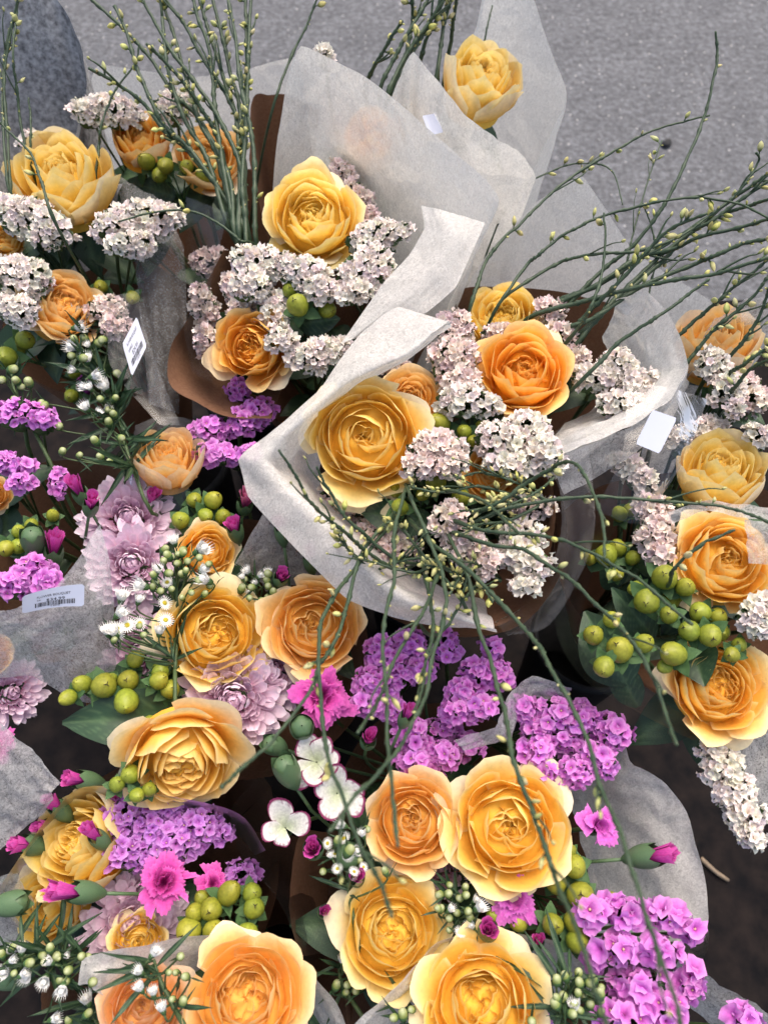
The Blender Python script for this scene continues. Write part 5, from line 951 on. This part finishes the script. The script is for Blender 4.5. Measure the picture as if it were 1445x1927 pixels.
sheet(w5, [PP([(1095, 785, .80), (1112, 880, .79), (1118, 1000, .78), (1085, 1095, .775), (1030, 1178, .77), (955, 1196, .76)]), PP([(1030, 820, .785), (1050, 900, .78), (1055, 1000, .77), (1030, 1080, .765), (985, 1140, .76), (930, 1170, .755)])], M_FILM, 'cellophane_sheet', crinkle=.0004, seed=21, nu=40, nv=10)
sheet(w5, [PP([(1180, 720, .80), (1260, 730, .80), (1330, 752, .79)]), PP([(1170, 850, .79), (1240, 860, .79), (1290, 860, .785)]), PP([(1120, 960, .77), (1190, 985, .765), (1225, 960, .765)])], M_FILM, 'cellophane_sheet', crinkle=.0004, seed=22, nu=24, nv=20)
w6 = wrap('b6', 'clear film, brown paper and tissue around the right hand bouquet')
sheet(w6, [PP([(1170, 905, .77), (1110, 985, .765), (1063, 1080, .76), (1045, 1180, .755), (1090, 1270, .745), (1180, 1330, .735), (1320, 1402, .72)]), PP([(1190, 960, .74), (1150, 1010, .735), (1110, 1090, .73), (1095, 1180, .725), (1130, 1240, .72), (1200, 1290, .715), (1300, 1350, .71)])], M_FILM, 'cellophane_sheet', crinkle=.0004, seed=23, nu=44, nv=10)
sheet(w6, [PP([(1255, 965, .80), (1330, 940, .805), (1400, 950, .81), (1480, 960, .81)]), PP([(1265, 985, .795), (1330, 960, .80), (1400, 975, .812), (1480, 985, .812)])], M_TISSUE2, 'tissue_sheet', seed=25, nu=24, nv=6)
sheet(w6, [PP([(1400, 978, .815), (1445, 982, .815), (1500, 985, .81)]), PP([(1408, 1060, .805), (1445, 1062, .805), (1500, 1060, .80)])], M_TISSUE2, 'tissue_sheet', seed=26, nu=12, nv=10)
sheet(w6, [PP([(1500, 1330, .70), (1460, 1360, .70), (1400, 1390, .70), (1370, 1420, .70)]), PP([(1500, 1480, .68), (1470, 1520, .68), (1440, 1545, .68), (1420, 1560, .68)])], M_TISSUE2, 'tissue_sheet', seed=27, nu=24, nv=16)
cone(w6, 'b6', [(1300, 700, .76), (1340, 600, .79), (1400, 560, .80), (1500, 560, .80)], M_TISSUE2, 'tissue_sheet', seed=28)
w7 = wrap('b7', 'grey tissue and film of the left bouquet with a curved price sticker')
sheet(w7, [PP([(-60, 1150, .745), (30, 1145, .75), (105, 1105, .755), (150, 1050, .76), (190, 985, .765)]), PP([(-60, 1210, .725), (40, 1200, .73), (120, 1185, .735), (180, 1150, .735), (215, 1100, .735)]), PP([(-60, 1270, .69), (60, 1270, .69), (130, 1310, .68), (190, 1330, .67), (225, 1320, .66)])], M_TISSUE2, 'tissue_sheet', seed=29)
sheet(w7, [PP([(-60, 1355, .71), (0, 1360, .71), (60, 1410, .705), (112, 1475, .70)]), PP([(-60, 1470, .69), (-10, 1480, .69), (50, 1500, .69), (100, 1490, .695)]), PP([(-60, 1650, .66), (-10, 1610, .665), (40, 1560, .67), (100, 1505, .68)])], M_TISSUE2, 'tissue_sheet', seed=30)
w8 = wrap('b8', 'brown paper and thin tissue around the chrysanthemum bouquet')
sheet(w8, [PP([(112, 1242, .685), (170, 1197, .69), (245, 1163, .695)]), PP([(170, 1330, .62), (220, 1300, .61), (280, 1260, .61)])], M_KRAFT, 'kraft_sheet', seed=32, nu=20, nv=12)
sheet(w8, [PP([(440, 1062, .705), (500, 960, .72), (560, 930, .725), (600, 960, .72)]), PP([(480, 1085, .67), (540, 1050, .67), (600, 1040, .67), (650, 1080, .67)]), PP([(500, 1110, .64), (560, 1100, .64), (620, 1110, .64), (660, 1140, .64)])], M_TISSUE2, 'tissue_sheet', seed=33, nu=26, nv=18)
sheet(w8, [PP([(255, 800, .72), (300, 785, .72), (360, 790, .72), (390, 830, .72)]), PP([(240, 900, .70), (260, 930, .70), (300, 960, .69), (340, 960, .69)])], M_FILM, 'cellophane_sheet', crinkle=.0004, seed=34, nu=20, nv=10)
w9 = wrap('b9', 'tan edged film around the lower left bouquet')
sheet(w9, [PP([(-20, 1700, .67), (20, 1640, .675), (100, 1530, .685), (170, 1480, .69), (330, 1500, .69), (450, 1530, .68), (500, 1600, .67)]), PP([(10, 1720, .60), (40, 1660, .60), (110, 1570, .60), (180, 1530, .60), (330, 1540, .60), (430, 1560, .60), (480, 1610, .60)])], M_FILM, 'cellophane_sheet', crinkle=.0004, seed=35, nu=44, nv=10)
sheet(w9, [PP([(-60, 1690, .655), (0, 1650, .66), (40, 1640, .66), (60, 1700, .655)]), PP([(-60, 1780, .62), (0, 1790, .62), (60, 1790, .62), (110, 1780, .615)])], M_TISSUE2, 'tissue_sheet', seed=36, nu=20, nv=10)
w10 = wrap('b10', 'grey scalloped tissue and clear film around the lower middle bouquet')
sheet(w10, [PP([(1100, 1395, .69), (1172, 1382, .69), (1188, 1440, .69), (1252, 1472, .69), (1292, 1535, .69), (1322, 1640, .685), (1332, 1730, .68), (1322, 1764, .675), (1290, 1780, .67)]), PP([(1080, 1440, .66), (1130, 1430, .655), (1140, 1480, .65), (1180, 1520, .65), (1200, 1580, .65), (1220, 1650, .65), (1220, 1720, .645), (1210, 1750, .64), (1190, 1780, .64)]), PP([(1050, 1480, .60), (1070, 1490, .59), (1080, 1520, .58), (1090, 1550, .58), (1100, 1600, .58), (1110, 1650, .58), (1110, 1700, .58), (1110, 1740, .58), (1100, 1780, .58)])], M_TISSUE, 'tissue_sheet', seed=37)
sheet(w10, [PP([(1335, 1740, .68), (1330, 1790, .675), (1305, 1812, .67), (1260, 1800, .665)]), PP([(1250, 1700, .65), (1250, 1740, .645), (1230, 1760, .64), (1200, 1770, .64)])], M_FILM, 'cellophane_sheet', crinkle=.0004, seed=38, nu=16, nv=8)
sheet(w10, [PP([(545, 1405, .695), (480, 1470, .69), (436, 1525, .69), (450, 1600, .685), (520, 1690, .68), (550, 1750, .67), (572, 1812, .66)]), PP([(600, 1460, .60), (560, 1510, .60), (540, 1560, .60), (560, 1620, .60), (590, 1690, .60), (610, 1750, .60), (620, 1800, .60)])], M_FILM, 'cellophane_sheet', crinkle=.0004, seed=39, nu=40, nv=12)
sheet(w10, [PP([(570, 1560, .66), (548, 1640, .655), (545, 1720, .65), (565, 1800, .64)]), PP([(640, 1570, .57), (620, 1650, .56), (620, 1720, .56), (640, 1790, .56)])], M_KRAFT, 'kraft_sheet', seed=40, nu=24, nv=10)
sheet(w10, [PP([(1075, 1292, .705), (1000, 1274, .71), (956, 1308, .712), (932, 1366, .712), (855, 1394, .71)]), PP([(1065, 1325, .69), (1005, 1312, .695), (978, 1345, .695), (958, 1392, .695), (870, 1408, .70)])], M_TISSUE2, 'tissue_sheet', seed=41, nu=30, nv=8)
w11 = wrap('b11', 'white tissue edge around the two roses at the bottom left')
sheet(w11, [PP([(148, 1850, .69), (156, 1806, .70), (240, 1782, .70), (350, 1764, .69), (478, 1758, .67), (562, 1796, .67), (628, 1880, .67), (662, 1950, .67)]), PP([(205, 1880, .675), (215, 1862, .67), (265, 1845, .665), (345, 1825, .65), (460, 1815, .615), (530, 1850, .615), (580, 1910, .62), (620, 1960, .62)]), PP([(300, 1950, .52), (310, 1930, .52), (340, 1920, .52), (380, 1910, .52), (430, 1910, .52), (470, 1920, .52), (500, 1940, .52), (520, 1960, .52)])], M_TISSUE, 'tissue_sheet', seed=42)
cone(w11, 'b11', [(75, 1900, .66), (85, 1850, .67), (150, 1830, .67), (200, 1850, .66)], M_KRAFT, 'kraft_sheet', seed=43)
w12 = wrap('b12', 'white tissue edge around the golden rose at the bottom middle')
sheet(w12, [PP([(640, 1960, .68), (690, 1895, .69), (760, 1842, .70), (820, 1774, .69), (900, 1754, .68), (1000, 1762, .68), (1084, 1780, .68), (1130, 1840, .67)]), PP([(700, 1970, .66), (735, 1915, .66), (790, 1870, .66), (850, 1830, .63), (900, 1815, .62), (990, 1820, .62), (1060, 1835, .62), (1095, 1880, .62)]), PP([(800, 1980, .52), (820, 1950, .52), (850, 1930, .52), (880, 1920, .52), (910, 1915, .52), (960, 1920, .52), (1000, 1930, .52), (1010, 1950, .52)])], M_TISSUE, 'tissue_sheet', seed=44)
sheet(w12, [PP([(1280, 1800, .66), (1360, 1855, .665), (1445, 1915, .67), (1500, 1960, .67)]), PP([(1250, 1860, .63), (1330, 1920, .63), (1400, 1960, .63), (1450, 2000, .63)])], M_TISSUE2, 'tissue_sheet', seed=45, nu=24, nv=10)
# inner brown paper of every bouquet, down among the stems
for k, wr in zip(('b1', 'b2', 'b3', 'b4', 'b5', 'b6', 'b7', 'b8', 'b9', 'b10', 'b11', 'b12'), (w1, w2, w3, w4, w5, w6, w7, w8, w9, w10, w11, w12)):
    r, zt = FULL[k]; B = BQ[k]; lean = {'b5': -.09, 'b6': -.06, 'b8': -.06, 'b10': -.05, 'b3': -.04, 'b1': -.03, 'b7': -.04, 'b9': -.04}.get(k, 0.0); g = np.random.default_rng(hash_(k))
    rows = []
    for f in (1.0, .75, .45, .0):
        a = np.linspace(0, 2 * np.pi, 13) + .6; rr = .03 + (r - .03) * f; wv = 1 + .06 * f * np.sin(3 * a + hash_(k))
        rows.append(np.stack([B[0] + rr * wv * np.cos(a), B[1] + lean * f + rr * wv * np.sin(a), np.full(13, B[2] + (zt - B[2]) * f) + .012 * f * np.sin(2 * a + 1)], 1))
    sheet(wr, rows, M_KRAFT, 'kraft_sheet', nu=49, nv=12, crinkle=.0012, seed=hash_(k))
# ------------------------------------------------------------------ stickers with print
M_LABEL = plain_mat('sticker_paper', (0.54, 0.57, 0.68), (0.58, 0.61, 0.71), 40, 0.45, 0.0)
M_INK = plain_mat('printed_ink', (0.012, 0.012, 0.016), (0.02, 0.02, 0.025), 100, 0.6, 0.0)
def glyphs(txt):
    cu = bpy.data.curves.new('txt', 'FONT'); cu.body = txt; cu.resolution_u = 2; ob = bpy.data.objects.new('txt', cu); COL.objects.link(ob)
    dg = bpy.context.evaluated_depsgraph_get(); me = bpy.data.meshes.new_from_object(ob.evaluated_get(dg)); V = np.array([v.co[:2] for v in me.vertices]); F = [list(p.vertices) for p in me.polygons]
    bpy.data.objects.remove(ob); bpy.data.curves.remove(cu); bpy.data.meshes.remove(me); return V, F
def sticker(root, corners, lines, bars, label, curve=0.0, asp=1.75):
    c = [P(*q) for q in corners]        # TL TR BR BL
    n = nrm(np.cross(c[1] - c[0], c[3] - c[0])); n = n if n.dot(-ray(*corners[0][:2])) > 0 else -n
    def mp(s, t, lift):
        s = np.asarray(s)[:, None]; t = np.asarray(t)[:, None]; q = c[0] * (1 - s) * (1 - t) + c[1] * s * (1 - t) + c[2] * s * t + c[3] * (1 - s) * t
        return q + n * (lift + curve * ((s - .45) * 2) ** 2)
    ns = 22; rr = .09; pts = []
    nu, nv = 25, 9; s = np.linspace(0, 1, nu); t = np.linspace(0, 1, nv); Sg, Tg = np.meshgrid(s, t, indexing='ij'); ra = rr / asp; ed = np.clip(ra - np.minimum(Sg, 1 - Sg), 0, ra) / ra; ins = rr * (1 - np.sqrt(np.maximum(0, 1 - ed ** 2))); Tg = ins + Tg * (1 - 2 * ins)
    st = part('price_sticker', mesh('price_sticker', mp(Sg.ravel(), Tg.ravel(), .0008), gridf(nu, nv), None, M_LABEL), root, label=label)
    for txt, x0, x1, y0, y1 in lines:
        V, F = glyphs(txt); lo, hi = V.min(0), V.max(0); q = (V - lo) / (hi - lo)
        part('printed_text', mesh('printed_text', mp(x0 + q[:, 0] * (x1 - x0), y1 - q[:, 1] * (y1 - y0), .0011), F, None, M_INK, smooth=False), st)
    if bars:
        x0, x1, y0, y1 = bars; g = np.random.default_rng(5); V, F = [], []; x = x0
        while x < x1:
            w = g.choice([.006, .010, .016]); V += [(x, y0), (x + w, y0), (x + w, y1), (x, y1)]; k = len(V); F.append([k - 4, k - 3, k - 2, k - 1]); x += w + g.choice([.006, .010, .014])
        V = np.array(V); part('barcode', mesh('barcode', mp(V[:, 0], V[:, 1], .0011), F, None, M_INK, smooth=False), st, kind='stuff')
    return st
sticker(w7, [(44, 1117, .775), (161, 1092, .775), (160, 1134, .762), (44, 1150, .762)], [('FLOWER BOUQUET', .23, .77, .27, .40), ('ea', .23, .29, .45, .51), ('$34.99', .38, .68, .48, .63), ('0 400145', .45, .60, .84, .91)], (.20, .83, .62, .84), 'white price sticker reading FLOWER BOUQUET $34.99', curve=.003)
sticker(w1, [(230, 648, .765), (257, 596, .765), (276, 652, .752), (248, 709, .752)], [('FLOWER BOUQUET', .18, .82, .16, .27), ('LARGE', .18, .42, .34, .44), ('$24.99', .32, .66, .50, .64), ('0 400145', .42, .62, .86, .92)], (.15, .85, .66, .84), 'diamond shaped white price sticker with barcode')
sticker(w5, [(1227, 771, .822), (1273, 787, .822), (1240, 854, .808), (1195, 835, .808)], [], None, 'blank back of a white sticker')
sticker(w4, [(794, 219, .812), (820, 214, .812), (834, 250, .805), (808, 256, .805)], [], None, 'pale blue back of a sticker half under the tall tissue')
# a thin twig on the dark ground slab
tw = thing('twig', 'thin dry twig on the dark ground at the lower right', 'twig', P(1320, 1617, .012))
part('stick', tube('stick', crom([P(1318, 1615, .014), P(1345, 1640, .016), P(1370, 1657, .014)], 8), [.0035, .0034, .0036, .0033, .0032, .0033, .003, .0024], plain_mat('dry_twig', (0.16, 0.12, 0.08), (0.26, 0.2, 0.14), 200, .8), 7), tw)
pb = thing('pebble', 'small dark pebble on the grey asphalt at the upper right', 'pebble', P(1253, 271, .0))
part('stone', lathe('stone', [(.001, -.004), (.010, -.003), (.014, .003), (.010, .009), (.001, .011)], 11, plain_mat('dark_pebble', (0.02, 0.02, 0.022), (0.05, 0.05, 0.05), 300, .8), None, lambda V, a: V * (1 + .15 * np.sin(2 * a))[:, None, None]), pb, Matrix.Translation(Vector(P(1253, 271, .004))))
